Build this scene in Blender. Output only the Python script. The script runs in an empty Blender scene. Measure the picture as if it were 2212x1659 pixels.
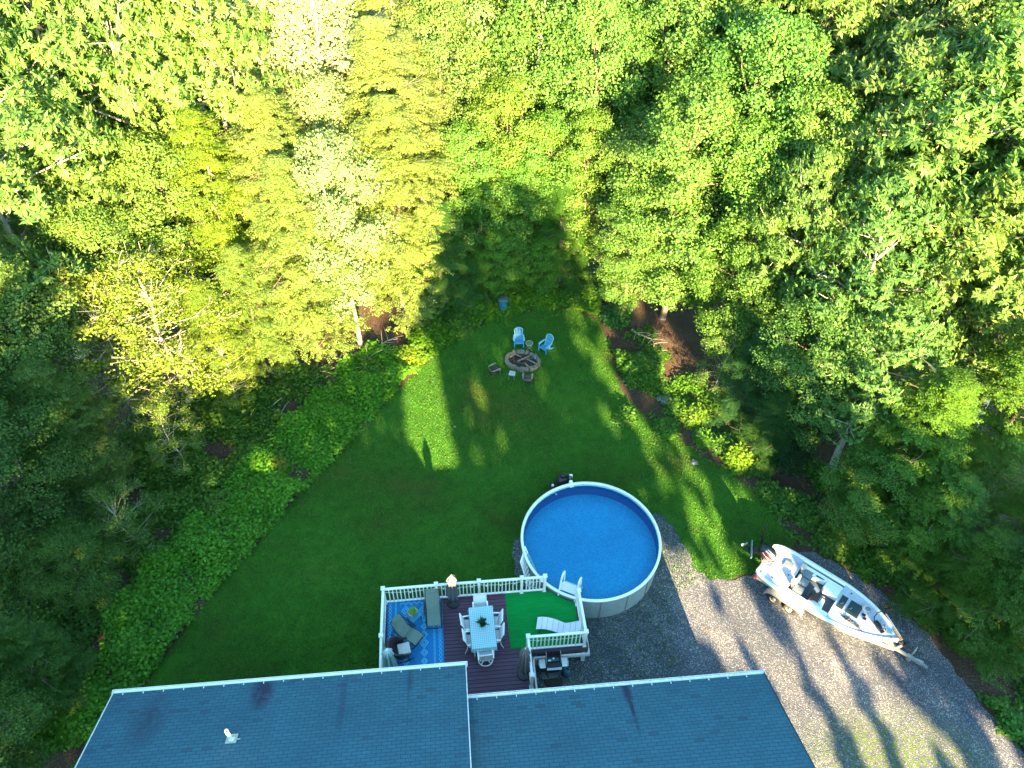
import bpy, math, random
import numpy as np
from mathutils import Matrix, Vector

# ------------------------------------------------------------ camera, sky, sun, exposure
F_PX, PITCH, ROLL, CAM_H = 1750.0, math.radians(46), math.radians(1.0), 27.9   # focal length for a 2212 px wide frame
SUN_EL, SUN_AZ = math.radians(18.5), math.radians(12.3)
scene = bpy.context.scene
col = scene.collection
cam_d = bpy.data.cameras.new('camera'); cam = bpy.data.objects.new('camera', cam_d); col.objects.link(cam)
cam_d.sensor_width = 36.0; cam_d.lens = 36.0 * F_PX / 2212; cam_d.clip_end = 500
cam.matrix_world = Matrix.Translation((0, 0, CAM_H)) @ Matrix.Rotation(math.radians(90) - PITCH, 4, 'X') @ Matrix.Rotation(ROLL, 4, 'Z')
scene.camera = cam
world = bpy.data.worlds.new('World'); scene.world = world; world.use_nodes = True
wn = world.node_tree; bg = wn.nodes['Background']
sky = wn.nodes.new('ShaderNodeTexSky'); sky.sky_type = 'NISHITA'; sky.sun_disc = False
sky.sun_elevation = SUN_EL; sky.sun_rotation = math.pi - SUN_AZ
sky.air_density = 1.0; sky.dust_density = 0.6; sky.ozone_density = 1.6
tint = wn.nodes.new('ShaderNodeMix'); tint.data_type = 'RGBA'; tint.blend_type = 'MULTIPLY'; tint.inputs[0].default_value = 1
tint.inputs[7].default_value = (0.78, 1.10, 0.98, 1)
wn.links.new(sky.outputs[0], tint.inputs[6]); wn.links.new(tint.outputs[2], bg.inputs[0]); bg.inputs[1].default_value = 0.068
sl = bpy.data.lights.new('sun', 'SUN'); sun = bpy.data.objects.new('sun', sl); col.objects.link(sun)
sl.energy = 5.0; sl.angle = math.radians(0.5); sl.color = (1.0, 0.71, 0.35)
sdir = Vector((math.sin(SUN_AZ) * math.cos(SUN_EL), -math.cos(SUN_AZ) * math.cos(SUN_EL), math.sin(SUN_EL)))
sun.rotation_euler = sdir.to_track_quat('Z', 'Y').to_euler(); sun.location = sdir * 80
scene.view_settings.view_transform = 'Standard'; scene.view_settings.look = 'None'
scene.view_settings.gamma = 1.0; scene.view_settings.exposure = 3.82
scene.render.filter_size = 1.1
scene.cycles.max_bounces = 6; scene.cycles.transparent_max_bounces = 8
scene.cycles.diffuse_bounces = 3
scene.cycles.use_denoising = True
scene.cycles.denoising_prefilter = 'ACCURATE'

rnd = random.Random(7)
rng = np.random.default_rng(11)

# ------------------------------------------------------------ pixel -> world helpers
def ray(px, py):
    x = px - 1106; y = -(py - 829.5); c, s = math.cos(ROLL), math.sin(ROLL)
    x, y = c * x - s * y, s * x + c * y
    return x, y * math.sin(PITCH) + F_PX * math.cos(PITCH), y * math.cos(PITCH) - F_PX * math.sin(PITCH)
def G(px, py, h=0.0):
    d = ray(px, py); t = (CAM_H - h) / -d[2]
    return Vector((d[0] * t, d[1] * t, h))
def proj(x, y, z):
    z = z - CAM_H
    f = y * math.cos(PITCH) - z * math.sin(PITCH); v = y * math.sin(PITCH) + z * math.cos(PITCH)
    c, s = math.cos(ROLL), math.sin(ROLL); u, v = c * x + s * v, -s * x + c * v
    return 1106 + F_PX * u / f, 829.5 - F_PX * v / f, f

# ------------------------------------------------------------ materials
def new_mat(name):
    m = bpy.data.materials.new(name); m.use_nodes = True
    nt = m.node_tree; return m, nt, nt.nodes['Principled BSDF']
def N(nt, typ, **kw):
    n = nt.nodes.new(typ)
    for k, v in kw.items():
        if k.startswith('i_'):
            n.inputs[k[2:].replace('_', ' ')].default_value = v
        else: setattr(n, k, v)
    return n
def coords(nt, scale=(1, 1, 1)):
    tc = N(nt, 'ShaderNodeTexCoord'); mp = N(nt, 'ShaderNodeMapping'); mp.inputs['Scale'].default_value = scale
    nt.links.new(tc.outputs['Object'], mp.inputs[0]); return mp.outputs[0]
def ramp(nt, fac, stops):
    r = N(nt, 'ShaderNodeValToRGB'); e = r.color_ramp.elements
    while len(e) < len(stops): e.new(0.5)
    for el, (p, c) in zip(e, stops):
        el.position = p; el.color = tuple(c) + (1,) if len(c) == 3 else c
    nt.links.new(fac, r.inputs[0]); return r.outputs[0]
def mixc(nt, fac, a, b, mode='MIX'):
    n = N(nt, 'ShaderNodeMix', data_type='RGBA', blend_type=mode)
    for i, v in ((0, fac), (6, a), (7, b)):
        if hasattr(v, 'is_linked') or hasattr(v, 'links'): nt.links.new(v, n.inputs[i])
        else: n.inputs[i].default_value = v if i == 0 else (tuple(v) + (1,) if len(v) == 3 else v)
    return n.outputs[2]
def bump(nt, b, h, strength=0.4, dist=0.02):
    n = N(nt, 'ShaderNodeBump'); n.inputs['Strength'].default_value = strength; n.inputs['Distance'].default_value = dist
    nt.links.new(h, n.inputs['Height']); nt.links.new(n.outputs[0], b.inputs['Normal'])
def noise(nt, vec, scale, detail=4, rough=0.6):
    n = N(nt, 'ShaderNodeTexNoise'); n.inputs['Scale'].default_value = scale; n.inputs['Detail'].default_value = detail
    n.inputs['Roughness'].default_value = rough; nt.links.new(vec, n.inputs['Vector']); return n.outputs['Fac']
def simple(name, c, rough=0.6, var=0.18, scale=6.0, metal=0.0, bmp=0.0, spec=0.5):
    m, nt, b = new_mat(name); v = coords(nt)
    f = noise(nt, v, scale)
    lo = [x * (1 - var) for x in c]; hi = [min(1, x * (1 + var)) for x in c]
    nt.links.new(ramp(nt, f, [(0.3, lo), (0.7, hi)]), b.inputs['Base Color'])
    b.inputs['Roughness'].default_value = rough; b.inputs['Metallic'].default_value = metal
    b.inputs['Specular IOR Level'].default_value = spec
    if bmp: bump(nt, b, noise(nt, v, scale * 6), bmp, 0.01)
    return m

M = {}
M['white'] = simple('white_vinyl', (.78, .78, .76), .45, .05)
M['white_dirty'] = simple('weathered_white', (.66, .67, .68), .55, .2, 9)
M['siding'] = simple('siding', (.55, .56, .55), .6, .06)
M['black'] = simple('black_plastic', (.012, .012, .014), .35, .3)
M['dark_metal'] = simple('dark_metal', (.03, .032, .036), .4, .2, metal=.5)
M['steel'] = simple('brushed_steel', (.45, .48, .5), .35, .12, metal=.7)
M['galv'] = simple('galvanised_steel', (.42, .42, .40), .45, .2, metal=.5)
M['dirtyred'] = simple('dull_red_plastic', (.16, .03, .025), .5, .2)
M['lidgrey'] = simple('dark_slate_plastic', (.05, .08, .10), .5, .1)
M['bronze'] = simple('brown_metal', (.055, .032, .035), .45, .2)
M['olive'] = simple('olive_sling', (.12, .17, .14), .75, .1, 20, bmp=.2)
M['wicker'] = simple('brown_wicker', (.035, .02, .028), .6, .4, 60, bmp=.6)
M['cushion'] = simple('beige_cushion', (.50, .48, .46), .85, .06)
M['bluewood'] = simple('blue_painted_wood', (.03, .20, .34), .55, .15)
M['pink'] = simple('pink_planter', (.55, .33, .48), .6, .08)
M['sling'] = simple('white_sling', (.72, .72, .74), .6, .05)
M['lavender'] = simple('pale_lounge_fabric', (.66, .62, .70), .7, .04)
M['umb_grey'] = simple('grey_canvas', (.08, .095, .115), .8, .2, 8, bmp=.3)
M['umb_taupe'] = simple('taupe_canvas', (.15, .135, .14), .8, .25, 8, bmp=.3)
M['adblue'] = simple('light_blue_plastic', (.055, .27, .50), .45, .08)
M['adpale'] = simple('pale_blue_plastic', (.20, .45, .62), .45, .08)
M['stool'] = simple('dull_grey_wood', (.30, .33, .38), .7, .2, 14)
M['deck_shade'] = simple('boat_deck_shade_tone', (.40, .43, .52), .8, .08, 8)  # lavender shade on the white boat deck, put into its base colour
M['brownwood'] = simple('dark_brown_wood', (.065, .04, .035), .7, .35, 12, bmp=.3)
M['greywood'] = simple('grey_weathered_wood', (.16, .17, .165), .8, .25, 14, bmp=.3)
M['bin'] = simple('teal_bin', (.02, .13, .20), .45, .1)
M['stone'] = simple('fire_ring_stone', (.15, .13, .105), .9, .45, 9, bmp=.6)
M['ash'] = simple('ash_and_charcoal', (.035, .03, .028), .95, .7, 14, bmp=.8)
M['log'] = simple('log_wood', (.20, .13, .09), .85, .4, 14, bmp=.5)
M['bark'] = simple('bark', (.13, .105, .085), .9, .4, 9, bmp=.7)
M['bark_pale'] = simple('pale_bark', (.34, .31, .26), .85, .3, 9, bmp=.5)
M['gel'] = simple('white_gelcoat', (.74, .76, .80), .25, .05, 3)
M['carpet'] = simple('grey_boat_carpet', (.05, .065, .085), .9, .15, 40)
M['hatch'] = simple('dark_grey_hatch_carpet', (.022, .045, .052), .85, .12, 40)
M['seatgrey'] = simple('grey_vinyl', (.15, .19, .22), .5, .08)
M['seatlight'] = simple('light_grey_vinyl', (.50, .46, .44), .5, .06)
M['red'] = simple('red_decal', (.55, .03, .03), .4, .08)
M['tyre'] = simple('tyre_rubber', (.02, .02, .022), .8, .2)
M['greenpot'] = simple('dark_plant', (.015, .05, .018), .6, .4, 30)
M['limeplant'] = simple('lime_plant', (.14, .30, .03), .6, .3, 30)
M['paver'] = simple('concrete_paver', (.15, .17, .165), .9, .2, 12, bmp=.3)
M['mat'] = simple('brown_door_mat', (.04, .03, .028), .95, .3, 40, bmp=.4)
M['glass_tbl'] = simple('green_tinted_glass_top', (.10, .16, .11), .15, .1)
M['poolwall'] = simple('pool_wall_panel', (.20, .255, .28), .6, .12, 5)
M['liner'] = simple('pool_liner_wall', (.003, .16, .40), .5, .2, 20)
M['rock'] = simple('grey_rock', (.13, .13, .135), .9, .35, 8, bmp=.7)
M['white_glow'] = simple('bulb_glass', (.8, .8, .78), .3, .03)

def mat_ground():
    m, nt, b = new_mat('leaf_litter'); v = coords(nt)
    f1 = noise(nt, v, 1.1, 6); f2 = noise(nt, v, 14, 8, .75)
    c = ramp(nt, f2, [(.32, (.014, .008, .006)), (.52, (.075, .042, .026)), (.66, (.22, .13, .085)), (.8, (.42, .30, .20))])
    c2 = ramp(nt, f1, [(.35, (.55, .5, .45)), (.7, (1, 1, 1))])
    nt.links.new(mixc(nt, 1.0, c, c2, 'MULTIPLY'), b.inputs['Base Color']); b.inputs['Roughness'].default_value = .95
    bump(nt, b, f2, 1.0, .08); return m
def mat_grass():
    m, nt, b = new_mat('lawn_grass'); v = coords(nt)
    big = noise(nt, v, .22, 4, .5); mid = noise(nt, v, 1.6, 5, .65); fine = noise(nt, v, 16, 5, .8)
    c = ramp(nt, big, [(.32, (.056, .082, .014)), (.43, (.031, .104, .009)), (.57, (.033, .136, .011)), (.70, (.050, .150, .014))])
    c2 = ramp(nt, mid, [(.3, (.74, .74, .75)), (.5, (1, 1, 1)), (.68, (1.28, 1.18, 1.05)), (.8, (1.9, 1.35, 1.3))])
    c3 = ramp(nt, fine, [(.3, (.45, .5, .5)), (.52, (1, 1, 1)), (.75, (1.7, 1.5, 1.3))])
    c = mixc(nt, 1.0, c, c2, 'MULTIPLY'); c = mixc(nt, 1.0, c, c3, 'MULTIPLY')
    vo = N(nt, 'ShaderNodeTexVoronoi'); vo.inputs['Scale'].default_value = 2.3; nt.links.new(v, vo.inputs['Vector'])
    lt = ramp(nt, vo.outputs['Distance'], [(0.03, (1, 1, 1)), (.05, (0, 0, 0))])
    c = mixc(nt, lt, c, (.17, .22, .08))
    nt.links.new(c, b.inputs['Base Color']); b.inputs['Roughness'].default_value = .85
    b.inputs['Specular IOR Level'].default_value = .15
    bump(nt, b, noise(nt, v, 22, 5, .8), 1.0, .07); return m
def mat_gravel():
    m, nt, b = new_mat('gravel'); v = coords(nt)
    vo = N(nt, 'ShaderNodeTexVoronoi'); vo.inputs['Scale'].default_value = 33; nt.links.new(v, vo.inputs['Vector'])
    sep = N(nt, 'ShaderNodeSeparateColor'); nt.links.new(vo.outputs['Color'], sep.inputs[0])
    c = ramp(nt, sep.outputs[0], [(.0, (.054, .064, .088)), (.45, (.098, .114, .152)), (.8, (.15, .168, .21)), (.97, (.36, .37, .40))])
    e = ramp(nt, vo.outputs['Distance'], [(.3, (1, 1, 1)), (.8, (.5, .5, .5))])
    c = mixc(nt, 1.0, c, e, 'MULTIPLY')
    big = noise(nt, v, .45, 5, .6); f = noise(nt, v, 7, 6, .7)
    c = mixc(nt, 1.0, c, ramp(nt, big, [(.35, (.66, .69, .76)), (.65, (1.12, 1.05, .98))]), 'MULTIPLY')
    tcr = N(nt, 'ShaderNodeTexCoord'); mpr = N(nt, 'ShaderNodeMapping'); nt.links.new(tcr.outputs['Object'], mpr.inputs[0])
    mpr.inputs['Rotation'].default_value = (0, 0, math.radians(52)); mpr2 = N(nt, 'ShaderNodeMapping'); nt.links.new(mpr.outputs[0], mpr2.inputs[0]); mpr2.inputs['Scale'].default_value = (.12, .9, 1)
    c = mixc(nt, 1.0, c, ramp(nt, noise(nt, mpr2.outputs[0], 1.0, 4, .6), [(.36, (.70, .72, .74)), (.5, (1, 1, 1)), (.66, (1.22, 1.17, 1.12))]), 'MULTIPLY')
    # moss and weeds: a strip by the driveway's middle, where wheels do not run
    tc = N(nt, 'ShaderNodeTexCoord'); mp = N(nt, 'ShaderNodeMapping')
    nt.links.new(tc.outputs['Object'], mp.inputs[0]); mp.inputs['Location'].default_value = (-13.0, -9.9, 0)
    mp2 = N(nt, 'ShaderNodeMapping'); nt.links.new(mp.outputs[0], mp2.inputs[0]); mp2.inputs['Scale'].default_value = (.26, .48, 1)
    mp2.inputs['Rotation'].default_value = (0, 0, math.radians(35))
    gr = N(nt, 'ShaderNodeTexGradient', gradient_type='SPHERICAL'); nt.links.new(mp2.outputs[0], gr.inputs[0])
    ad = N(nt, 'ShaderNodeMath', operation='MULTIPLY'); nt.links.new(gr.outputs['Fac'], ad.inputs[0]); nt.links.new(ramp(nt, f, [(.47, (0, 0, 0)), (.60, (1, 1, 1))]), ad.inputs[1])
    ad2 = N(nt, 'ShaderNodeMath', operation='MULTIPLY'); nt.links.new(ad.outputs[0], ad2.inputs[0]); ad2.inputs[1].default_value = 1.8; ad2.use_clamp = True
    c = mixc(nt, ad2.outputs[0], c, (.07, .12, .02))
    spots = ramp(nt, noise(nt, v, 2.1, 3, .5), [(.73, (0, 0, 0)), (.80, (1, 1, 1))])
    c = mixc(nt, spots, c, (.06, .10, .03))
    nt.links.new(c, b.inputs['Base Color']); b.inputs['Roughness'].default_value = .9
    bump(nt, b, vo.outputs['Distance'], .8, -.03); return m
def mat_roof(x_stains):
    m, nt, b = new_mat('blue_grey_shingles')
    tc = N(nt, 'ShaderNodeTexCoord'); mp = N(nt, 'ShaderNodeMapping'); nt.links.new(tc.outputs['Object'], mp.inputs[0])
    v = mp.outputs[0]
    br = N(nt, 'ShaderNodeTexBrick'); nt.links.new(v, br.inputs['Vector'])
    br.offset = .5; br.inputs['Scale'].default_value = 1.0; br.inputs['Brick Width'].default_value = .27; br.inputs['Row Height'].default_value = .118
    br.inputs['Mortar Size'].default_value = .007; br.inputs['Mortar Smooth'].default_value = .3; br.inputs['Bias'].default_value = 0
    br.inputs['Color1'].default_value = (0, 0, 0, 1); br.inputs['Color2'].default_value = (1, 1, 1, 1); br.inputs['Mortar'].default_value = (.5, .5, .5, 1)
    c = ramp(nt, br.outputs['Color'], [(.0, (.026, .072, .110)), (.02, (.028, .080, .125)), (.035, (.027, .098, .150)), (1.0, (.031, .114, .166))])
    c = mixc(nt, 1.0, c, ramp(nt, noise(nt, v, 28, 4, .7), [(.3, (.82, .82, .82)), (.7, (1.18, 1.18, 1.18))]), 'MULTIPLY')
    c = mixc(nt, 1.0, c, ramp(nt, noise(nt, v, .5, 4), [(.3, (.86, .86, .88)), (.7, (1.12, 1.10, 1.08))]), 'MULTIPLY')
    c = mixc(nt, br.outputs['Fac'], c, (.011, .038, .056))
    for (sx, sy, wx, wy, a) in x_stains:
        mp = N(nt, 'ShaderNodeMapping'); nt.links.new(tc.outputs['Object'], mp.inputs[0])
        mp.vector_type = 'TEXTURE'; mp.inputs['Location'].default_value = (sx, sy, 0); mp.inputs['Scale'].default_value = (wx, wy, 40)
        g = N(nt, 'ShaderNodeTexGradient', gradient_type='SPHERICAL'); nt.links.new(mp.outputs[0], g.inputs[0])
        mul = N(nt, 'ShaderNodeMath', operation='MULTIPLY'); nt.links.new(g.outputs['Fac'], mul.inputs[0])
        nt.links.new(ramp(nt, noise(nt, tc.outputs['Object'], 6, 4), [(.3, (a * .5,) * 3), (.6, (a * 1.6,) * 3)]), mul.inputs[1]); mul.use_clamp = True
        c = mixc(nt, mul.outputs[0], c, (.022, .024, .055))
    nt.links.new(c, b.inputs['Base Color']); b.inputs['Roughness'].default_value = .9
    bump(nt, b, br.outputs['Fac'], .6, -.012); return m
def mat_leaf(name, transl=.35, rough=.55):
    m, nt, b = new_mat(name)
    oi = N(nt, 'ShaderNodeObjectInfo'); ge = N(nt, 'ShaderNodeNewGeometry')
    c = mixc(nt, 1.0, oi.outputs['Color'], ramp(nt, ge.outputs['Random Per Island'], [(0, (.55, .62, .6)), (.5, (1, 1, 1)), (.93, (1.2, 1.18, 1.1)), (1, (1.45, 1.35, 1.2))]), 'MULTIPLY')
    v = coords(nt); c = mixc(nt, 1.0, c, ramp(nt, noise(nt, v, .7, 3), [(.3, (.8, .86, .9)), (.7, (1.25, 1.15, 1.0))]), 'MULTIPLY')
    nt.links.new(c, b.inputs['Base Color']); b.inputs['Roughness'].default_value = rough; b.inputs['Specular IOR Level'].default_value = .3
    tr = N(nt, 'ShaderNodeBsdfTranslucent')
    c2 = mixc(nt, 1.0, c, (1.3, 1.2, .5), 'MULTIPLY'); nt.links.new(c2, tr.inputs['Color'])
    mx = N(nt, 'ShaderNodeMixShader'); mx.inputs[0].default_value = transl
    nt.links.new(b.outputs[0], mx.inputs[1]); nt.links.new(tr.outputs[0], mx.inputs[2])
    nt.links.new(mx.outputs[0], nt.nodes['Material Output'].inputs[0]); return m
def mat_deck():
    m, nt, b = new_mat('composite_deck_boards'); v = coords(nt, (1, 1, 1))
    ge = N(nt, 'ShaderNodeNewGeometry')
    c = ramp(nt, ge.outputs['Random Per Island'], [(0, (.066, .026, .054)), (1, (.092, .037, .070))])
    st = coords(nt, (1.5, 40, 1)); c = mixc(nt, 1.0, c, ramp(nt, noise(nt, st, 3, 4), [(.3, (.8, .8, .8)), (.7, (1.15, 1.15, 1.15))]), 'MULTIPLY')
    nt.links.new(c, b.inputs['Base Color']); b.inputs['Roughness'].default_value = .6; return m
def mat_turf():
    m, nt, b = new_mat('green_turf_mat'); v = coords(nt)
    f = noise(nt, v, 60, 3, .8); g = noise(nt, coords(nt, (.6, 7, 1)), 3, 4)
    c = ramp(nt, f, [(.3, (.002, .15, .028)), (.7, (.004, .27, .05))])
    c = mixc(nt, 1.0, c, ramp(nt, g, [(.35, (.85, .85, .85)), (.65, (1.12, 1.1, 1.12))]), 'MULTIPLY')
    nt.links.new(c, b.inputs['Base Color']); b.inputs['Roughness'].default_value = .9; b.inputs['Specular IOR Level'].default_value = .1; bump(nt, b, f, .5, .01); return m
def mat_cloth():
    m, nt, b = new_mat('patterned_tablecloth'); v = coords(nt)
    vo = N(nt, 'ShaderNodeTexVoronoi', distance='MANHATTAN'); vo.inputs['Scale'].default_value = 15; vo.inputs['Randomness'].default_value = 0
    nt.links.new(v, vo.inputs['Vector'])
    c = ramp(nt, vo.outputs['Distance'], [(.18, (.72, .80, .80)), (.34, (.13, .34, .40)), (.52, (.55, .68, .70)), (.75, (.16, .38, .44))])
    nt.links.new(c, b.inputs['Base Color']); b.inputs['Roughness'].default_value = .8; return m
def mat_stripe(name, a, bcol, sc):
    m, nt, b = new_mat(name); v = coords(nt)
    w = N(nt, 'ShaderNodeTexWave', bands_direction='Z'); w.inputs['Scale'].default_value = sc; w.inputs['Distortion'].default_value = 1.5
    nt.links.new(v, w.inputs['Vector'])
    nt.links.new(ramp(nt, w.outputs['Fac'], [(.35, a), (.6, bcol)]), b.inputs['Base Color']); b.inputs['Roughness'].default_value = .8; return m
def mat_poolfloor():
    m, nt, b = new_mat('pool_floor_print'); v = coords(nt)
    vo = N(nt, 'ShaderNodeTexVoronoi', feature='DISTANCE_TO_EDGE'); vo.inputs['Scale'].default_value = 9
    nt.links.new(v, vo.inputs['Vector'])
    c = ramp(nt, vo.outputs['Distance'], [(0.02, (.008, .42, .68)), (.22, (.001, .30, .57))])
    c = mixc(nt, 1.0, c, ramp(nt, noise(nt, v, .8, 4), [(.35, (.84, .88, .9)), (.65, (1.05, 1.03, 1.02))]), 'MULTIPLY')
    nt.links.new(c, b.inputs['Base Color']); b.inputs['Roughness'].default_value = .6; return m
def mat_water():
    m, nt, b = new_mat('pool_water'); nt.nodes.remove(b)
    v = coords(nt); bp = N(nt, 'ShaderNodeBump'); bp.inputs['Strength'].default_value = .12; bp.inputs['Distance'].default_value = .02
    nt.links.new(noise(nt, v, 3.5, 2), bp.inputs['Height'])
    fr = N(nt, 'ShaderNodeFresnel'); fr.inputs[0].default_value = 1.33; nt.links.new(bp.outputs[0], fr.inputs['Normal'])
    gl = N(nt, 'ShaderNodeBsdfGlossy'); gl.inputs['Roughness'].default_value = .03; nt.links.new(bp.outputs[0], gl.inputs['Normal'])
    tr = N(nt, 'ShaderNodeBsdfTransparent'); tr.inputs[0].default_value = (.70, .93, .98, 1)
    mx = N(nt, 'ShaderNodeMixShader'); nt.links.new(fr.outputs[0], mx.inputs[0]); nt.links.new(tr.outputs[0], mx.inputs[1]); nt.links.new(gl.outputs[0], mx.inputs[2])
    nt.links.new(mx.outputs[0], nt.nodes['Material Output'].inputs[0]); return m
M['ground'] = mat_ground(); M['grass'] = mat_grass(); M['gravel'] = mat_gravel(); M['leaf'] = mat_leaf('leaves')
M['deck'] = mat_deck(); M['turf'] = mat_turf(); M['cloth'] = mat_cloth(); M['poolfloor'] = mat_poolfloor(); M['water'] = mat_water()
M['umb_teal'] = mat_stripe('teal_striped_canvas', (.12, .32, .36), (.45, .58, .58), 6)
M['fascia'] = simple('brown_fascia', (.055, .038, .042), .7, .2)
M['rug'] = simple('blue_outdoor_rug', (.008, .17, .42), .9, .15, 30, bmp=.2)
M['rugline'] = simple('pale_blue_rug_pattern', (.12, .52, .72), .9, .1, 30)
M['tile'] = mat_stripe('liner_border_print', (.06, .28, .36), (.60, .68, .68), 9)

# ------------------------------------------------------------ mesh builder
class MB:
    def __init__(s): s.v = []; s.f = []
    def add(s, vs, fs, mt=None):
        o = len(s.v)
        s.v += [tuple(mt @ Vector(v)) if mt is not None else tuple(v) for v in vs]
        s.f += [tuple(i + o for i in f) for f in fs]; return s
    def box(s, c, d, rz=0.0, rx=0.0, ry=0.0):
        x, y, z = (k / 2 for k in d)
        vs = [(a * x, b * y, e * z) for a in (-1, 1) for b in (-1, 1) for e in (-1, 1)]
        fs = [(0, 1, 3, 2), (4, 6, 7, 5), (0, 4, 5, 1), (2, 3, 7, 6), (0, 2, 6, 4), (1, 5, 7, 3)]
        mt = Matrix.Translation(c) @ Matrix.Rotation(rz, 4, 'Z') @ Matrix.Rotation(ry, 4, 'Y') @ Matrix.Rotation(rx, 4, 'X')
        return s.add(vs, fs, mt)
    def bar(s, a, b, w, h, up=(0, 0, 1)):
        a, b = Vector(a), Vector(b); d = b - a; L = d.length
        if L < 1e-6: return s
        x = d / L; u = Vector(up)
        if abs(x.dot(u)) > .98: u = Vector((0, 1, 0))
        y = u.cross(x).normalized(); z = x.cross(y)
        mt = Matrix((x, y, z)).transposed().to_4x4(); mt.translation = (a + b) / 2
        vs = [(p * L / 2, q * w / 2, r * h / 2) for p in (-1, 1) for q in (-1, 1) for r in (-1, 1)]
        return s.add(vs, [(0, 1, 3, 2), (4, 6, 7, 5), (0, 4, 5, 1), (2, 3, 7, 6), (0, 2, 6, 4), (1, 5, 7, 3)], mt)
    def tube(s, pts, r, n=6, closed=False, cap=True):
        pts = [Vector(p) for p in pts]; k = len(pts); o = len(s.v)
        rr = r if isinstance(r, (list, tuple)) else [r] * k
        prev = None
        for i, p in enumerate(pts):
            if closed: t = pts[(i + 1) % k] - pts[i - 1]
            else: t = pts[min(i + 1, k - 1)] - pts[max(i - 1, 0)]
            t = t.normalized() if t.length > 1e-9 else Vector((0, 0, 1))
            if prev is None:
                a = t.cross(Vector((0, 0, 1)));
                if a.length < .05: a = t.cross(Vector((1, 0, 0)))
                a.normalize()
            else:
                a = prev - t * prev.dot(t)
                a = a.normalized() if a.length > 1e-6 else t.orthogonal().normalized()
            prev = a; b = t.cross(a)
            for j in range(n):
                an = 2 * math.pi * j / n; s.v.append(tuple(p + (a * math.cos(an) + b * math.sin(an)) * rr[i]))
        for i in range(k if closed else k - 1):
            for j in range(n):
                i2 = (i + 1) % k; s.f.append((o + i * n + j, o + i * n + (j + 1) % n, o + i2 * n + (j + 1) % n, o + i2 * n + j))
        if cap and not closed:
            s.f.append(tuple(o + j for j in reversed(range(n)))); s.f.append(tuple(o + (k - 1) * n + j for j in range(n)))
        return s
    def lathe(s, prof, n=24, c=(0, 0, 0), mt=None):
        o = len(s.v); c = Vector(c)
        for r, z in prof:
            for j in range(n):
                a = 2 * math.pi * j / n; q = Vector((r * math.cos(a), r * math.sin(a), z))
                s.v.append(tuple((mt @ q if mt is not None else q) + c))
        for i in range(len(prof) - 1):
            for j in range(n): s.f.append((o + i * n + j, o + i * n + (j + 1) % n, o + (i + 1) * n + (j + 1) % n, o + (i + 1) * n + j))
        return s
    def prism(s, poly, z0, z1):
        o = len(s.v); n = len(poly)
        s.v += [(p[0], p[1], z0) for p in poly] + [(p[0], p[1], z1) for p in poly]
        s.f.append(tuple(o + i for i in reversed(range(n)))); s.f.append(tuple(o + n + i for i in range(n)))
        for i in range(n): j = (i + 1) % n; s.f.append((o + i, o + j, o + n + j, o + n + i))
        return s
    def sheet(s, rows, th=0.0):
        o = len(s.v); a = len(rows); b = len(rows[0])
        for r in rows: s.v += [tuple(p) for p in r]
        for i in range(a - 1):
            for j in range(b - 1): s.f.append((o + i * b + j, o + i * b + j + 1, o + (i + 1) * b + j + 1, o + (i + 1) * b + j))
        if th:
            o2 = len(s.v)
            for r in rows: s.v += [(p[0], p[1], p[2] - th) for p in r]
            for i in range(a - 1):
                for j in range(b - 1): s.f.append((o2 + i * b + j, o2 + (i + 1) * b + j, o2 + (i + 1) * b + j + 1, o2 + i * b + j + 1))
            rim = [j for j in range(b)] + [i * b + b - 1 for i in range(1, a)] + [(a - 1) * b + j for j in range(b - 2, -1, -1)] + [i * b for i in range(a - 2, 0, -1)]
            for q in range(len(rim)):
                p, t = rim[q], rim[(q + 1) % len(rim)]; s.f.append((o + p, o2 + p, o2 + t, o + t))
        return s
    def build(s, name, mat, parent=None, smooth=False, label=None, loc=None, rz=0.0, bevel=0.0):
        me = bpy.data.meshes.new(name); me.from_pydata(s.v, [], s.f); me.materials.append(M[mat] if isinstance(mat, str) else mat)
        me.update()
        if smooth:
            me.polygons.foreach_set('use_smooth', [True] * len(me.polygons)); me.set_sharp_from_angle(angle=math.radians(40))
        o = bpy.data.objects.new(name, me); col.objects.link(o)
        if parent is not None: o.parent = parent
        if loc is not None: o.location = loc
        o.rotation_euler = (0, 0, rz)
        if label: o['label'] = label
        if bevel:
            b = o.modifiers.new('bevel', 'BEVEL'); b.width = bevel; b.segments = 2; b.limit_method = 'ANGLE'
        return o
def tag(o, label, cat, group=None):
    o['label'] = label; o['category'] = cat
    if group: o['group'] = group
    return o
def thing(name, label, cat, loc=(0, 0, 0), rz=0.0, group=None):
    o = bpy.data.objects.new(name, None); col.objects.link(o); o.empty_display_size = .2
    o.location = loc; o.rotation_euler = (0, 0, rz); return tag(o, label, cat, group)
def struct(o, kind='structure'):
    o['kind'] = kind; return o
def copy_thing(root, loc, rz, label, scale=None, color=None):
    r = root.copy(); col.objects.link(r); r.location = loc; r.rotation_euler = (0, 0, rz); r['label'] = label
    if scale is not None: r.scale = scale
    for ch in list(root.children):
        c = ch.copy(); col.objects.link(c); c.parent = r
        if color is not None and ch.name.startswith('crown'): c.color = color
        for g in list(ch.children):
            d = g.copy(); col.objects.link(d); d.parent = c
    return r
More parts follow.
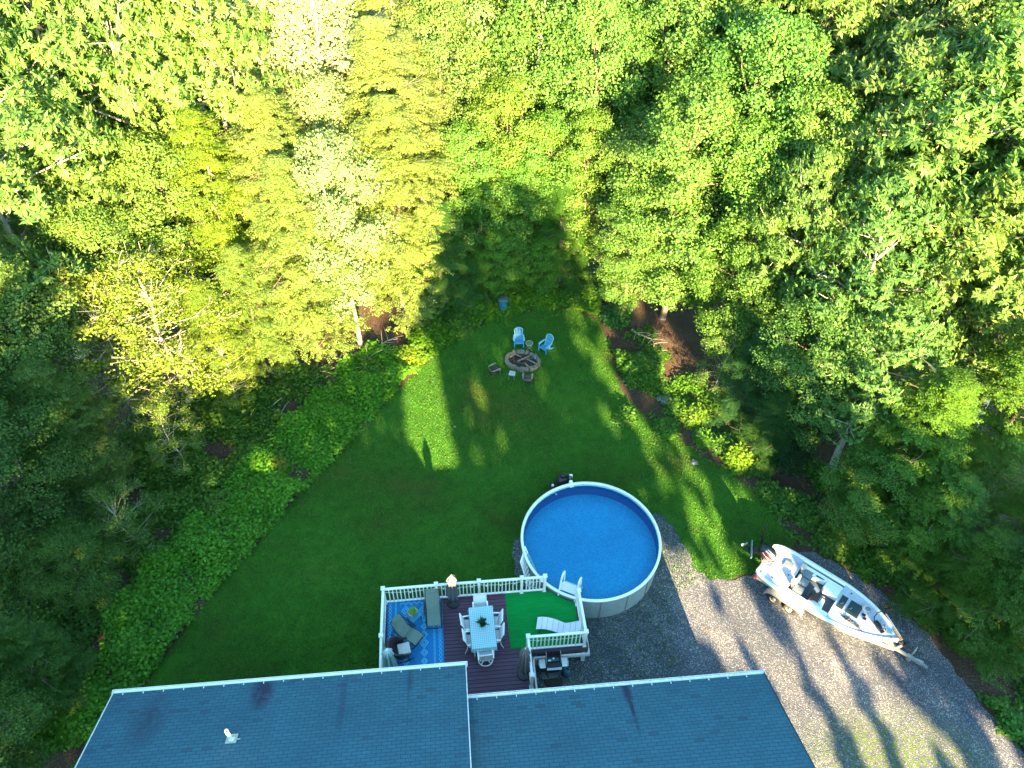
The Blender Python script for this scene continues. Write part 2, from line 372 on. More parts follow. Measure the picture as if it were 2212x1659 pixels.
def mesh_np(name, V, Fq, mat, parent=None):
    me = bpy.data.meshes.new(name); nf = len(Fq)
    me.vertices.add(len(V)); me.vertices.foreach_set('co', np.asarray(V, np.float32).ravel())
    me.loops.add(nf * 4); me.loops.foreach_set('vertex_index', np.asarray(Fq, np.int32).ravel())
    me.polygons.add(nf); me.polygons.foreach_set('loop_start', np.arange(0, nf * 4, 4, dtype=np.int32))
    me.update(calc_edges=True); me.validate()
    me.materials.append(M[mat]); o = bpy.data.objects.new(name, me); col.objects.link(o)
    if parent is not None: o.parent = parent
    return o
def leaf_quads(base, d, nrm, L, W, fold=.25):
    """kite-shaped leaves: base points, unit directions, approx normals, lengths, widths -> verts, quads"""
    side = np.cross(d, nrm); side /= np.linalg.norm(side, axis=1, keepdims=True) + 1e-9
    up = np.cross(side, d)
    mid = base + d * (L * .45)[:, None]
    tip = base + d * L[:, None] - up * (L * fold * .6)[:, None]
    l = mid + side * (W / 2)[:, None] - up * (W * fold * .5)[:, None]; r = mid - side * (W / 2)[:, None] - up * (W * fold * .5)[:, None]
    V = np.stack([base, l, tip, r], 1).reshape(-1, 3); n = len(base)
    return V, np.arange(n * 4).reshape(n, 4)
# ------------------------------------------------------------ the setting: ground, lawn, gravel
YAW = math.radians(5.9); DZ = 1.1; DO = Vector((-4.5, 14.65, 0))
RD = Matrix.Rotation(YAW, 4, 'Z')
def DW(x, y, z=0.0):            # deck/house frame -> world
    return DO + RD @ Vector((x, y, z))
def edge(pts, amp=.09, step=.25, seed=3):
    r = random.Random(seed); out = []
    k = len(pts)
    for i in range(k):
        a, b = pts[i], pts[(i + 1) % k]; n = max(1, int((b - a).length / step))
        for j in range(n):
            p = a.lerp(b, j / n); out.append((p.x + r.uniform(-amp, amp), p.y + r.uniform(-amp, amp)))
    return out
def flat(name, pts, z, mat):
    import bmesh
    bm = bmesh.new(); vs = [bm.verts.new((p[0], p[1], z)) for p in pts]; f = bm.faces.new(vs)
    if f.normal.z < 0: f.normal_flip()
    bmesh.ops.triangulate(bm, faces=[f]); me = bpy.data.meshes.new(name); bm.to_mesh(me); bm.free()
    me.materials.append(M[mat]); o = bpy.data.objects.new(name, me); col.objects.link(o); return struct(o)
g = MB(); n = 60
g.sheet([[(-220 + 440 * i / n, -160 + 460 * j / n, 0) for i in range(n + 1)] for j in range(n + 1)])
struct(g.build('ground', 'ground'))
LAWN_PX = [(225, 1560), (310, 1480), (440, 1308), (500, 1235), (560, 1170), (620, 1095), (700, 1012), (790, 922), (862, 838), (905, 795), (960, 752), (1030, 707), (1075, 685), (1130, 672), (1180, 668),
           (1240, 668), (1285, 690), (1316, 735), (1330, 800), (1345, 850), (1400, 905), (1480, 960), (1555, 1008), (1620, 1055), (1668, 1105), (1720, 1168), (1690, 1215), (1640, 1240)]
lawn_w = [G(*p) for p in LAWN_PX]
lawn_poly = edge(lawn_w + [G(1500, 1260), G(1450, 1300), Vector((6, 6, 0)), Vector((-13, 3, 0)), Vector((-15.5, 6, 0))])
flat('lawn', lawn_poly, .006, 'grass')
GRAV_PX = [(1418, 1108), (1450, 1135), (1480, 1180), (1500, 1225), (1535, 1256), (1580, 1252), (1625, 1243), (1680, 1190), (1760, 1195), (1840, 1235), (1900, 1275), (1960, 1325), (2010, 1380), (2060, 1445), (2130, 1535), (2195, 1610), (2290, 1720)]
grav_w = [G(*p) for p in GRAV_PX]
cx, cy = 3.15, 17.48
west = [Vector((cx + 3.0 * math.cos(a), cy + 3.0 * math.sin(a), 0)) for a in [math.radians(k) for k in (205, 195, 185, 175, 165)]]
inner = [Vector((cx + 1.9 * math.cos(math.radians(k)), cy + 1.9 * math.sin(math.radians(k)), 0)) for k in (150, 110, 70, 45)]
grav_poly = edge(grav_w + [Vector((21, 2, 0)), Vector((22, -20, 0)), Vector((9, -20, 0)), Vector((7.5, 3, 0)), Vector((0.2, 5, 0)), Vector((0.3, 14, 0))] + west + inner, .07, .2, 5)
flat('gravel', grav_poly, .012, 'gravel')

# ------------------------------------------------------------ house
house = thing('house', 'house with two blue grey shingled roofs, seen from above the eaves', 'house', DO, YAW)
SL = .45
SE = (2.83, 12.11, -4.75, -8.86)          # right section x0 x1 eave ridge
SW = (-7.87, 2.83, -3.68, -8.86)
def roof(name, x0, x1, ye, zr_from, mat, label):
    yr = zr_from; ze = 3.5; zr = ze + SL * (ye - yr); yb = yr - (ye - yr)
    th = .16
    m = MB(); m.add([(x0, ye, ze), (x1, ye, ze), (x1, yr, zr), (x0, yr, zr), (x1, yb, ze), (x0, yb, ze),
                     (x0, ye, ze - th), (x1, ye, ze - th), (x1, yr, zr - th), (x0, yr, zr - th), (x1, yb, ze - th), (x0, yb, ze - th)],
                    [(0, 3, 2, 1), (3, 5, 4, 2), (6, 7, 8, 9), (9, 8, 10, 11), (0, 1, 7, 6), (5, 11, 10, 4), (1, 2, 8, 7), (2, 4, 10, 8), (0, 6, 9, 3), (3, 9, 11, 5)])
    o = m.build(name, mat, house, label=label)
    for x in (x0 - .035, x1 + .035):        # rake trim on both gables, gutter along the eave
        x = x + (.02 if x < x0 else -.02); r = MB(); r.bar((x, ye + .02, ze - .075), (x, yr, zr - .075), .028, .16); r.bar((x, yr, zr - .075), (x, yb, ze - .075), .028, .16)
        r.build('rake_trim', 'fascia' if x > 10 else 'white_dirty', o)
    gt = MB(); y = ye
    gt.box(((x0 + x1) / 2, y + .13, ze - .075), (x1 - x0 + .1, .02, .11)); gt.box(((x0 + x1) / 2, y + .012, ze - .09), (x1 - x0 + .1, .02, .08))
    gt.box(((x0 + x1) / 2, y + .07, ze - .125), (x1 - x0 + .1, .11, .015)); gt.box(((x0 + x1) / 2, y + .065, ze - .035), (x1 - x0 + .06, .085, .012))
    for x in (x0 - .055, x1 + .055): gt.box((x, y + .07, ze - .08), (.02, .14, .12))
    gu = gt.build('gutter', 'white' if x0 < 0 else 'white_dirty', house)
    ck = MB(); k = int((x1 - x0) / .6)
    for i in range(k): ck.box((x0 + .3 + i * .6, ye - .05, ze + .03), (.022, .05, .02)); ck.box((x0 + .3 + i * .6, ye + .02, ze + .0), (.012, .1, .012))
    ck.build('gutter_hanger', 'white', gu)
    return o
def loc_roof(px, py, h=3.8):
    p = RD.inverted() @ (G(px, py, h) - DO); return p.x, p.y
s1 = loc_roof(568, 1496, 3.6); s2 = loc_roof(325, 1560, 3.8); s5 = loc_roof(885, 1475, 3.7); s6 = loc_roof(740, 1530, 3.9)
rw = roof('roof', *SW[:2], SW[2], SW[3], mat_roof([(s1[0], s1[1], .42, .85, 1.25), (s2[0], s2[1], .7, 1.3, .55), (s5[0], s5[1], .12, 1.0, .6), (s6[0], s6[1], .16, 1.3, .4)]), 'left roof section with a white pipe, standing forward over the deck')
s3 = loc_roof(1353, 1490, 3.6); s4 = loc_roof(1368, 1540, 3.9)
re_ = roof('roof', *SE[:2], SE[2], SE[3] - .0, mat_roof([(s3[0], s3[1], .17, .8, 1.4), (s4[0], s4[1], .09, .9, 1.1)]), 'right roof section, set back beside the driveway')
w = MB(); w.box(((SW[0] + SW[1]) / 2, -8.86, 1.75), (SW[1] - SW[0] - .6, 9.7, 3.3)); ww = w.build('wall', 'siding', house)
w = MB(); w.box(((SE[0] + SE[1]) / 2 - .3, -8.86, 1.75), (SE[1] - SE[0] - .3, 7.7, 3.3)); w.build('wall', 'siding', house)
gb = MB()
for (x, ye) in ((SW[0] + .3, SW[2]), (SW[1] - .3, SW[2]), (SE[1] - .45, SE[2])):
    d = ye + 8.86 - .5; gb.add([(x, -8.86 - d, 3.4), (x, -8.86 + d, 3.4), (x, -8.86, 3.4 + SL * d), (x + .02, -8.86 - d, 3.4), (x + .02, -8.86 + d, 3.4), (x + .02, -8.86, 3.4 + SL * d)], [(0, 1, 2), (3, 5, 4), (0, 3, 4, 1), (1, 4, 5, 2), (2, 5, 3, 0)])
gb.build('gable', 'siding', house)
for (x, yw, wd, z0, z1, nm) in ((-5.5, -4.0, 1.1, 1.9, 3.0, 'window'), (-2.6, -4.0, 1.3, 1.9, 3.0, 'window'), (.9, -4.0, 1.7, 1.15, 3.05, 'door'), (4.0, -5.0, .9, 1.15, 3.05, 'door'), (8.6, -5.0, 1.2, 1.7, 2.8, 'window')):
    q = MB(); q.box((x, yw + .02, (z0 + z1) / 2), (wd + .16, .06, z1 - z0 + .16)); fr = q.build(nm, 'white', house)
    q = MB(); q.box((x, yw + .053, (z0 + z1) / 2), (wd, .02, z1 - z0)); q.build('pane', 'black', fr)
vx, vy = loc_roof(497, 1592, 4.6); vz = 3.5 + SL * (SW[2] - vy)
q = MB(); q.lathe([(.11, -.06), (.085, .02), (.06, .06), (.052, .08), (.052, .62), (.04, .62), (.04, .45)], 14, (vx, vy, vz)); pip = q.build('vent_pipe', 'white', rw, smooth=True)
q = MB(); q.box((vx, vy + .02, vz + .0), (.3, .34, .012), rx=-math.atan(SL)); q.box((vx + .17, vy - .02, vz + .03), (.16, .03, .02)); q.build('flashing', 'steel', pip)

# ------------------------------------------------------------ deck
deck = thing('deck', 'raised deck of dark brown boards with white baluster railings behind the house', 'deck', DO + Vector((0, 0, 0)), YAW)
PCX, PCY = 7.90, 2.03                     # pool centre in the deck frame
XR = 7.08
def deck_top(x):                          # the far edge, cut round the pool
    if x <= 5.93: return .12
    dx = PCX - x
    return min(.12, PCY - math.sqrt(max(0, 2.73 ** 2 - dx * dx)))
b = MB(); bw = .135; y = .12
while y > -4.9:
    y0, y1 = y - bw + .014, y
    xr = XR if y > -2.24 else 5.1
    xl = -.02 if y > -3.9 else 2.6
    if y1 > deck_top(xr) or y1 > -0.99:
        # walk right until the pool cut is met
        x = xr
        while x > xl and deck_top(x) < y1: x -= .02
        xr = min(xr, x)
    if xr > xl: b.prism([(xl, y0), (xr, y0), (xr, y1), (xl, y1)], DZ - .03, DZ)
    y -= bw
b.build('floor_boards', 'deck', deck)
f = MB()                                  # brown edge board, pale beam under it
def fas(a, c, z0, z1, t): f.bar((a[0], a[1], (z0 + z1) / 2), (c[0], c[1], (z0 + z1) / 2), t, z1 - z0)
out = [(-.06, -3.9), (-.06, .16), (5.88, .16), None, (7.12, -.66), (7.12, -2.3), (5.12, -2.3), (5.12, -4.6)]
for a, c in [(a, c) for a, c in zip(out, out[1:]) if a and c]: fas(a, c, DZ - .22, DZ - .015, .045)
f.build('edge_board', 'fascia', deck)
f = MB()
for a, c in ((( -.03, -3.9), (-.03, .1)), ((0, .1), (5.8, .1)), ((7.17, -.8), (7.17, -2.38)), ((5.17, -2.38), (7.19, -2.38)), ((5.19, -2.38), (5.19, -4.5))): fas(a, c, DZ - .40, DZ - .235, .06)
f.build('beam', 'white_dirty', deck)
for p in ((7.02, -2.2), (5.3, -2.2), (7.0, -.95), (.1, 0), (1.93, 0), (3.4, 0), (5.1, 0), (.1, -1.8)):
    q = MB(); q.box((p[0], p[1], (DZ - .4) / 2), (.13, .13, DZ - .4)); q.build('support_post', 'white_dirty', deck)
POSTS = dict(a=(.05, .03), b=(1.93, .05), c=(3.46, .05), d=(5.01, .05), e=(5.85, .05), f=(6.98, -.62), g=(7.0, -2.2), h=(5.0, -2.2), i=(4.99, -3.55), l=(.02, -1.76), m=(.02, -3.7))
for k, (x, y) in POSTS.items():
    h = 1.04 if k != 'i' else .98
    q = MB(); q.box((x, y, DZ + h / 2), (.095, .095, h)); po = q.build('post', 'white', deck)
    q = MB(); q.box((x, y, DZ + h + .012), (.15, .15, .05)); q.box((x, y, DZ + h + .05), (.10, .10, .03)); q.box((x, y, DZ + .035), (.13, .13, .06)); q.build('post_cap', 'white', po)
def rail(a, c, drop=0.0):
    a, c = Vector((*POSTS[a], 0)), Vector((*POSTS[c], 0)); d = (c - a).normalized(); a = a + d * .05; c = c - d * .05
    q = MB(); za, zc = DZ + .97, DZ + .97 - drop
    q.bar(a + Vector((0, 0, za)), c + Vector((0, 0, zc)), .085, .055)
    r = q.build('railing', 'white', deck); q = MB(); q.bar(a + Vector((0, 0, za - .87)), c + Vector((0, 0, zc - .87)), .06, .05); q.build('bottom_rail', 'white', r)
    L = (c - a).length; n = max(2, round(L / .132))
    for i in range(1, n):
        t = i / n; p = a.lerp(c, t); z = za + (zc - za) * t
        q = MB(); q.box((p.x, p.y, z - .435), (.036, .036, .83), rz=math.atan2(d.y, d.x)); q.build('baluster', 'white', r)
    return r
for a, c in ('ab', 'bc', 'cd', 'de', 'fg', 'al', 'lm'): rail(a, c)
r = rail('h', 'g'); rail('h', 'i')
# string of small bulbs hung along the rails
q = MB(); qb = MB()
def bulbs(a, c, off):
    a, c = Vector((*POSTS[a], DZ + .86)), Vector((*POSTS[c], DZ + .86)); n = 12
    pts = [a.lerp(c, i / n) + Vector((off[0], off[1], -.10 * 4 * (i / n) * (1 - i / n))) for i in range(n + 1)]
    q.tube(pts, .007, 4)
    for i in (2, 6, 10): p = pts[i]; qb.lathe([(.0, -.09), (.02, -.075), (.028, -.05), (.012, -.01), (.012, .01)], 8, p)
for a, c in ('ab', 'bc', 'cd', 'de'): bulbs(a, c, (0, -.05))
bulbs('h', 'g', (0, -.06))
sb = tag(q.build('string_lights', 'white'), 'thin white cord of small clear bulbs strung along the deck railing', 'string lights'); sb.location = DO; sb.rotation_euler = (0, 0, YAW)
qb.build('bulb', 'white_glow', sb)

# ------------------------------------------------------------ swimming pool
PC = Vector((3.15, 17.48, 0)); PR = 2.715; RZ = 1.32; WZ = 1.15; FZ = .58
pool = thing('swimming_pool', 'round above-ground pool of clear blue water with a pale rim', 'pool', PC)
q = MB(); q.lathe([(PR - .07, 0), (PR - .05, .02), (PR - .05, RZ - .04)], 96); q.build('wall', 'poolwall', pool, smooth=True)
q = MB(); q.lathe([(PR - .105, RZ - .03), (PR - .105, RZ), (PR - .09, RZ + .02), (PR - .03, RZ + .02), (PR, RZ), (PR, RZ - .05), (PR - .05, RZ - .05)], 96); rim = q.build('rim', 'white', pool, smooth=True)
q = MB()
for k in range(16):
    a = math.radians(-107 + 22.5 * k); q.box(((PR - .04) * math.cos(a), (PR - .04) * math.sin(a), .64), (.02, .03, 1.26), rz=a)
q.build('wall_seam', 'greywood', pool)
q = MB(); q.lathe([(PR - .10, FZ - .02), (PR - .10, RZ - .14)], 96); q.build('liner', 'liner', pool, smooth=True)
q = MB(); q.lathe([(PR - .102, RZ - .142), (PR - .102, RZ - .01)], 96); q.build('liner_border', 'tile', pool, smooth=True)
q = MB(); k = 96; pts = [((PR - .09) * math.cos(2 * math.pi * i / k), (PR - .09) * math.sin(2 * math.pi * i / k)) for i in range(k)]
q.prism(pts, FZ - .06, FZ); q.build('floor', 'poolfloor', pool)
q = MB(); pts2 = [((PR - .098) * math.cos(2 * math.pi * i / k), (PR - .098) * math.sin(2 * math.pi * i / k), WZ) for i in range(k)]
q.add(pts2, [tuple(range(k))]); q.build('water', 'water', pool)
a = math.radians(104)                     # skimmer at the far side
q = MB(); q.box(((PR + .02) * math.cos(a), (PR + .02) * math.sin(a), RZ - .17), (.10, .17, .26), rz=a); q.lathe([(.0, .02), (.07, .02), (.075, .0), (.075, -.04)], 14, ((PR + .05) * math.cos(a), (PR + .05) * math.sin(a), RZ + .02))
sk = q.build('skimmer', 'white', pool)
q = MB(); q.box(((PR - .115) * math.cos(a), (PR - .115) * math.sin(a), RZ - .09), (.02, .17, .10), rz=a); q.build('skimmer_mouth', 'white_dirty', sk)
q = MB(); a2 = math.radians(120); q.lathe([(0, .0), (.035, .0), (.045, -.02)], 10, ((PR - .16) * math.cos(a2), (PR - .16) * math.sin(a2), RZ - .2)); q.build('return_inlet', 'white', pool)
# sand filter and pump
fp = G(1214, 1052, .1); flt = thing('pool_filter', 'black sand filter tank with pump behind the far pool rim', 'pool filter', (fp.x, fp.y, .03)); flt.scale = (1.12, 1.12, 1.1)
q = MB(); q.lathe([(0, .0), (.2, .0), (.22, .06), (.16, .12)], 18); q.build('base', 'black', flt, True)
q = MB(); q.lathe([(.12, .1), (.21, .2), (.245, .36), (.245, .5), (.20, .66), (.1, .73), (0, .74)], 24); q.build('tank', 'black', flt, True)
q = MB(); q.lathe([(.1, .72), (.105, .84), (.06, .87), (0, .87)], 16); q.box((.1, 0, .8), (.2, .07, .07)); q.tube([(.1, 0, .8), (.3, -.05, .8), (.34, -.15, .6), (.34, -.2, .3)], .022, 8); q.build('valve', 'black', flt, True)
q = MB(); q.tube([(-.36, -.2, .17), (-.36, .12, .17)], .1, 12); q.box((-.36, -.05, .03), (.24, .4, .06)); q.tube([(-.36, -.22, .17), (-.36, -.34, .3)], .06, 8); q.build('pump', 'black', flt, True)
q = MB(); q.box((.3, .02, .72), (.12, .1, .14)); q.lathe([(0, .32), (.05, .32), (.05, .2)], 10, (-.36, -.1, 0)); q.build('valve_cap', 'white', flt)
# steps into the pool
ang = math.atan2(2.06 - 0, 1.0)
la, lb = Vector((*(G(1249 - 10, 1280, DZ)).xy, 0)), None
L1, L2 = Vector((1.83, 15.12, 0)), Vector((2.42, 14.87, 0)); ld = (L2 - L1).normalized(); out_ = Vector((PC.x, PC.y, 0)) - (L1 + L2) / 2; out_.normalize()
lad = thing('pool_steps', 'white moulded pool steps with looped handrails hooked over the rim', 'pool steps', ((L1 + L2) / 2).to_tuple(), math.atan2(ld.y, ld.x))
hw = .32
for s in (-1, 1):
    q = MB(); q.tube([(s * hw, -.0, DZ + .02), (s * hw, .10, DZ + .35), (s * hw, .22, DZ + .8), (s * hw, .30, DZ + .93), (s * hw, .44, DZ + .94), (s * hw, .54, DZ + .86), (s * hw, .58, DZ + .45), (s * hw, .62, .9), (s * hw, .95, FZ + .02)], .035, 8); q.build('handrail', 'white', lad, True)
q = MB(); q.box((0, .22, DZ + .36), (.62, .03, .34), rx=-.35); q.build('riser_panel', 'white', lad)
for i in range(4):
    q = MB(); q.box((0, .38 + .13 * i, DZ + .28 - .19 * i), (.60, .16, .03)); q.build('step', 'white', lad)
q = MB(); q.box((0, .12, DZ + .03), (.66, .06, .04)); q.build('deck_flange', 'white', lad)
# ladder leaning on the pool wall
pa, pb = G(1133, 1196, 1.25), G(1172, 1262, .0)
p0 = PC + Vector((math.cos(math.radians(203)), math.sin(math.radians(203)), 0)) * (PR + .06)
lean = thing('pool_ladder', 'white slatted ladder leaning against the near left side of the pool wall', 'ladder', (G(1150, 1250, .3).x, G(1150, 1250, .3).y, 0), 0)
bx = Vector((lean.location.x, lean.location.y, 0))
A = G(1128, 1186, 1.35) - bx; B_ = G(1140, 1182, 1.35) - bx; Cc = G(1166, 1275, .35) - bx; Dd = G(1184, 1280, .35) - bx
A = G(1124, 1212, 1.3) - bx; B_ = G(1133, 1180, 1.3) - bx; Cc = G(1148, 1290, .2) - bx; Dd = G(1175, 1272, .2) - bx
q = MB(); q.bar(A, Cc, .05, .05); q.bar(B_, Dd, .05, .05); q.build('side_rail', 'white', lean)
q = MB()
for i in range(11): t = (i + .5) / 11; q.bar(A.lerp(Cc, t), B_.lerp(Dd, t), .085, .02)
q.build('slat_panel', 'white', lean)
# ------------------------------------------------------------ things on the deck
def onD(x, y, z=DZ): return DW(x, y, z)
# rug
X0, X1, Y0, Y1 = .12, 2.1, -3.75, .08
rug = tag(MB().box(((X0 + X1) / 2, (Y0 + Y1) / 2, DZ + .009), (X1 - X0, Y1 - Y0, .014)).build('rug', 'rug'), 'blue outdoor rug with pale diamond pattern on the deck boards', 'rug')
rug.location = DO; rug.rotation_euler = (0, 0, YAW)
q = MB(); zr = DZ + .0185
def line(pts, w=.018):
    for a, b in zip(pts, pts[1:]): q.bar((a[0], a[1], zr), (b[0], b[1], zr), w, .003)
def diamond(x, y, a, b, w=.022): line([(x - a, y), (x, y + b), (x + a, y), (x, y - b), (x - a, y)], w)
for xb in (X0 + .10, X1 - .12):
    k = 0; y = Y1 - .1
    while y > Y0 + .1: diamond(xb, y, .055, .075, .015); y -= .15
for xb in (X0 + .30, X1 - .32):
    y = Y1 - .08
    while y > Y0 + .1: line([(xb - .035, y), (xb, y - .03), (xb + .035, y)], .014); y -= .05
for xc in (X0 + .66, X1 - .80 + .12):
    y = Y1 - .42; k = 0
    while y > Y0 + .2:
        s = (1.0, .8, .7, .8)[k % 4]; diamond(xc, y, .15 * s, .18 * s); diamond(xc, y, .075 * s, .09 * s); y -= .36 if k % 4 == 0 else .31; k += 1
zz = [(X0 + .45 + i * .10, Y1 - (.10 if i % 2 else .20)) for i in range(12)]; line(zz, .016)
line([(a, b + .05) for a, b in zz], .008)
q.build('woven_pattern', 'rugline', rug)
# green turf mat, cut to the pool's curve
m = [(5.08, -2.12)] if False else []
p_mat = [(4.40, .04), (5.9, .04)] + [(x, PCY - math.sqrt(2.745 ** 2 - (PCX - x) ** 2)) for x in (6.05, 6.15, 6.3, 6.5, 6.7, 6.9)] + [(6.92, -2.12), (4.9, -2.1), (4.42, -2.1)]
mt_ = tag(MB().prism([(x, y) for x, y in reversed(p_mat)], DZ + .002, DZ + .014).build('turf_mat', 'turf'), 'bright green artificial turf mat covering the pool end of the deck', 'mat')
mt_.location = DO; mt_.rotation_euler = (0, 0, YAW)

def arc(c, r, a0, a1, n, z=0.0, ax='xy'):
    return [(c[0] + r * math.cos(math.radians(a0 + (a1 - a0) * i / n)), c[1] + r * math.sin(math.radians(a0 + (a1 - a0) * i / n)), z) for i in range(n + 1)]
# reclining sling chairs (head at +y)
def recliner(label, x, y, rz, up):
    t = thing('reclining_chair', label, 'lounge chair', onD(x, y).to_tuple(), YAW + rz, 'olive sling reclining chairs on the rug')
    W = .25
    if up: prof = [(-.60, .36), (-.40, .42), (-.20, .40), (-.05, .32), (.10, .38), (.28, .62), (.42, .88)]
    else: prof = [(-.55, .34), (-.35, .38), (-.12, .36), (.06, .36), (.25, .50), (.45, .68), (.60, .80)]
    q = MB(); q.sheet([[(-W + .02 + j * (2 * W - .04) / 4, p[0], p[1] - .025 * math.sin(math.pi * j / 4)) for j in range(5)] for p in prof], .008); q.build('sling', 'olive', t, True)
    for s in (-1, 1):
        q = MB(); q.tube([(s * W, a, b) for a, b in prof], .014, 6)
        q.build('side_frame', 'dark_metal', t, True)
        q = MB(); q.tube([(s * (W + .05), -.22, .50), (s * (W + .06), .05, .52), (s * (W + .05), .30, .60)], .022, 6); q.build('armrest', 'black', t, True)
        q = MB(); q.tube([(s * (W + .02), -.50, .02), (s * (W + .04), -.1, .34), (s * (W + .04), .22, .58)], .013, 6); q.tube([(s * (W + .02), .48, .02), (s * (W + .04), .1, .3), (s * (W + .04), -.2, .5)], .013, 6); q.build('leg', 'dark_metal', t, True)
    q = MB(); q.tube([(-W, -.66 if not up else -.64, prof[0][1]), (W, -.66 if not up else -.64, prof[0][1])], .013, 6)
    for s in (-1, 1): q.tube([(s * W, prof[0][0], prof[0][1]), (s * W, -.66, prof[0][1] - .02)], .013, 6)
    q.tube([(-W, prof[-1][0], prof[-1][1]), (W, prof[-1][0], prof[-1][1])], .013, 6); q.tube([(-W - .02, -.50, .02), (W + .02, -.50, .02)], .013, 6); q.tube([(-W - .02, .48, .02), (W + .02, .48, .02)], .013, 6)
    q.build('cross_bars', 'dark_metal', t, True)
    q = MB(); a, b = prof[-1], prof[-2]; mx = ((a[0] * .7 + b[0] * .3), (a[1] * .7 + b[1] * .3) + .025)
    q.sheet([[(-W * .6 + j * W * .3, mx[0] + (i - 1) * .055, mx[1] + (i - 1) * .055 * (a[1] - b[1]) / (a[0] - b[0]) + .02 * math.sin(math.pi * j / 4)) for j in range(5)] for i in range(3)], .02); q.build('headrest', 'olive', t, True)
    return t
recliner('olive recliner lying nearly flat, head end against the white railing', 1.78, -.62, math.radians(2), False)
recliner('olive recliner with raised back between the plant table and the wicker rocker', .80, -1.32, math.radians(52), True)
# wicker rocking chair facing the table
t = thing('rocking_chair', 'round-backed dark wicker rocking chair with pale seat cushion', 'rocking chair', onD(.66, -2.02).to_tuple(), YAW + math.radians(-78))
q = MB(); rows = []
for i in range(5):
    z = .34 + i * .115; r = .33 + .012 * i; rows.append([(r * math.cos(a) * 1.0, r * math.sin(a) * .95 - .03 - .02 * i, z + (.10 * max(0, -math.sin(a)) if i == 4 else 0) - (.20 * max(0, math.sin(a)) if i == 4 else .0)) for a in [math.radians(k) for k in range(150, 392, 11)]])
q.sheet(rows, 0); inner_ = [[(p[0] * .86, p[1] * .86, p[2]) for p in r_] for r_ in rows]; q.sheet([list(reversed(r_)) for r_ in inner_], 0)
o = len(q.v)
for a_, b_ in zip(rows[-1], inner_[-1]): q.v += [a_, b_]
for i in range(len(rows[-1]) - 1): q.f.append((o + 2 * i, o + 2 * i + 1, o + 2 * i + 3, o + 2 * i + 2))
q.build('backrest', 'wicker', t, True)
q = MB(); q.lathe([(0, .38), (.29, .38), (.31, .35), (.29, .27), (0, .27)], 20, (0, .03, 0)); q.build('seat', 'wicker', t, True)
q = MB(); q.box((.0, .09, .43), (.42, .42, .09)); q.build('seat_cushion', 'cushion', t, bevel=.03)
for s in (-1, 1):
    q = MB(); q.tube([(s * .27, -.36 + .06 * i, .025 + .10 * ((i - 6) / 6) ** 2) for i in range(13)], .02, 6); q.build('rocker', 'bronze', t, True)
    q = MB(); q.tube([(s * .27, -.18, .04), (s * .25, -.16, .3)], .017, 6); q.tube([(s * .27, .2, .04), (s * .25, .18, .3)], .017, 6); q.build('leg', 'bronze', t, True)
    q = MB(); q.tube([(s * .31, -.05, .60), (s * .32, .14, .585), (s * .31, .27, .55)], .035, 8); q.build('armrest', 'wicker', t, True)
# small slatted table with planter
t = thing('side_table', 'small blue slatted wooden table under the pink planter on the rug', 'side table', onD(1.10, -.74).to_tuple(), YAW + math.radians(40))
q = MB()
for i in range(6): q.box((-.19 + .076 * i, 0, .42), (.066, .42, .018))
q.build('table_top', 'bluewood', t)
for sx in (-1, 1):
    for sy in (-1, 1): q = MB(); q.box((sx * .17, sy * .17, .205), (.04, .04, .41)); q.build('leg', 'bluewood', t)
def leafy(mat, n, r, h, L, W, parent, name='foliage', seed=1, z0=0.0, up=.8):
    g_ = np.random.default_rng(seed); az = g_.uniform(0, 6.283, n); el = g_.uniform(.2, 1.5, n) * up
    d = np.stack([np.cos(az) * np.cos(el), np.sin(az) * np.cos(el), np.sin(el)], 1)
    base = np.stack([g_.uniform(-r, r, n), g_.uniform(-r, r, n), g_.uniform(0, h, n) + z0], 1)
    nr = np.tile([0., 0., 1.], (n, 1)) + g_.normal(0, .3, (n, 3))
    V, Fq = leaf_quads(base, d, nr, g_.uniform(.7, 1.2, n) * L, np.full(n, W)); o = mesh_np(name, V, Fq, mat, parent); return o
pl = thing('planter', 'pink box planter with lime green succulents on the small blue table', 'plant', onD(1.06, -.70, DZ + .431).to_tuple(), YAW + math.radians(35))
q = MB(); q.add([(-.15, -.07, 0), (.15, -.07, 0), (.15, .07, 0), (-.15, .07, 0), (-.17, -.09, .13), (.17, -.09, .13), (.17, .09, .13), (-.17, .09, .13)], [(3, 2, 1, 0), (0, 1, 5, 4), (1, 2, 6, 5), (2, 3, 7, 6), (3, 0, 4, 7), (4, 5, 6, 7)]); q.build('pot', 'pink', pl)
leafy('limeplant', 240, .11, .05, .115, .035, pl, z0=.11)
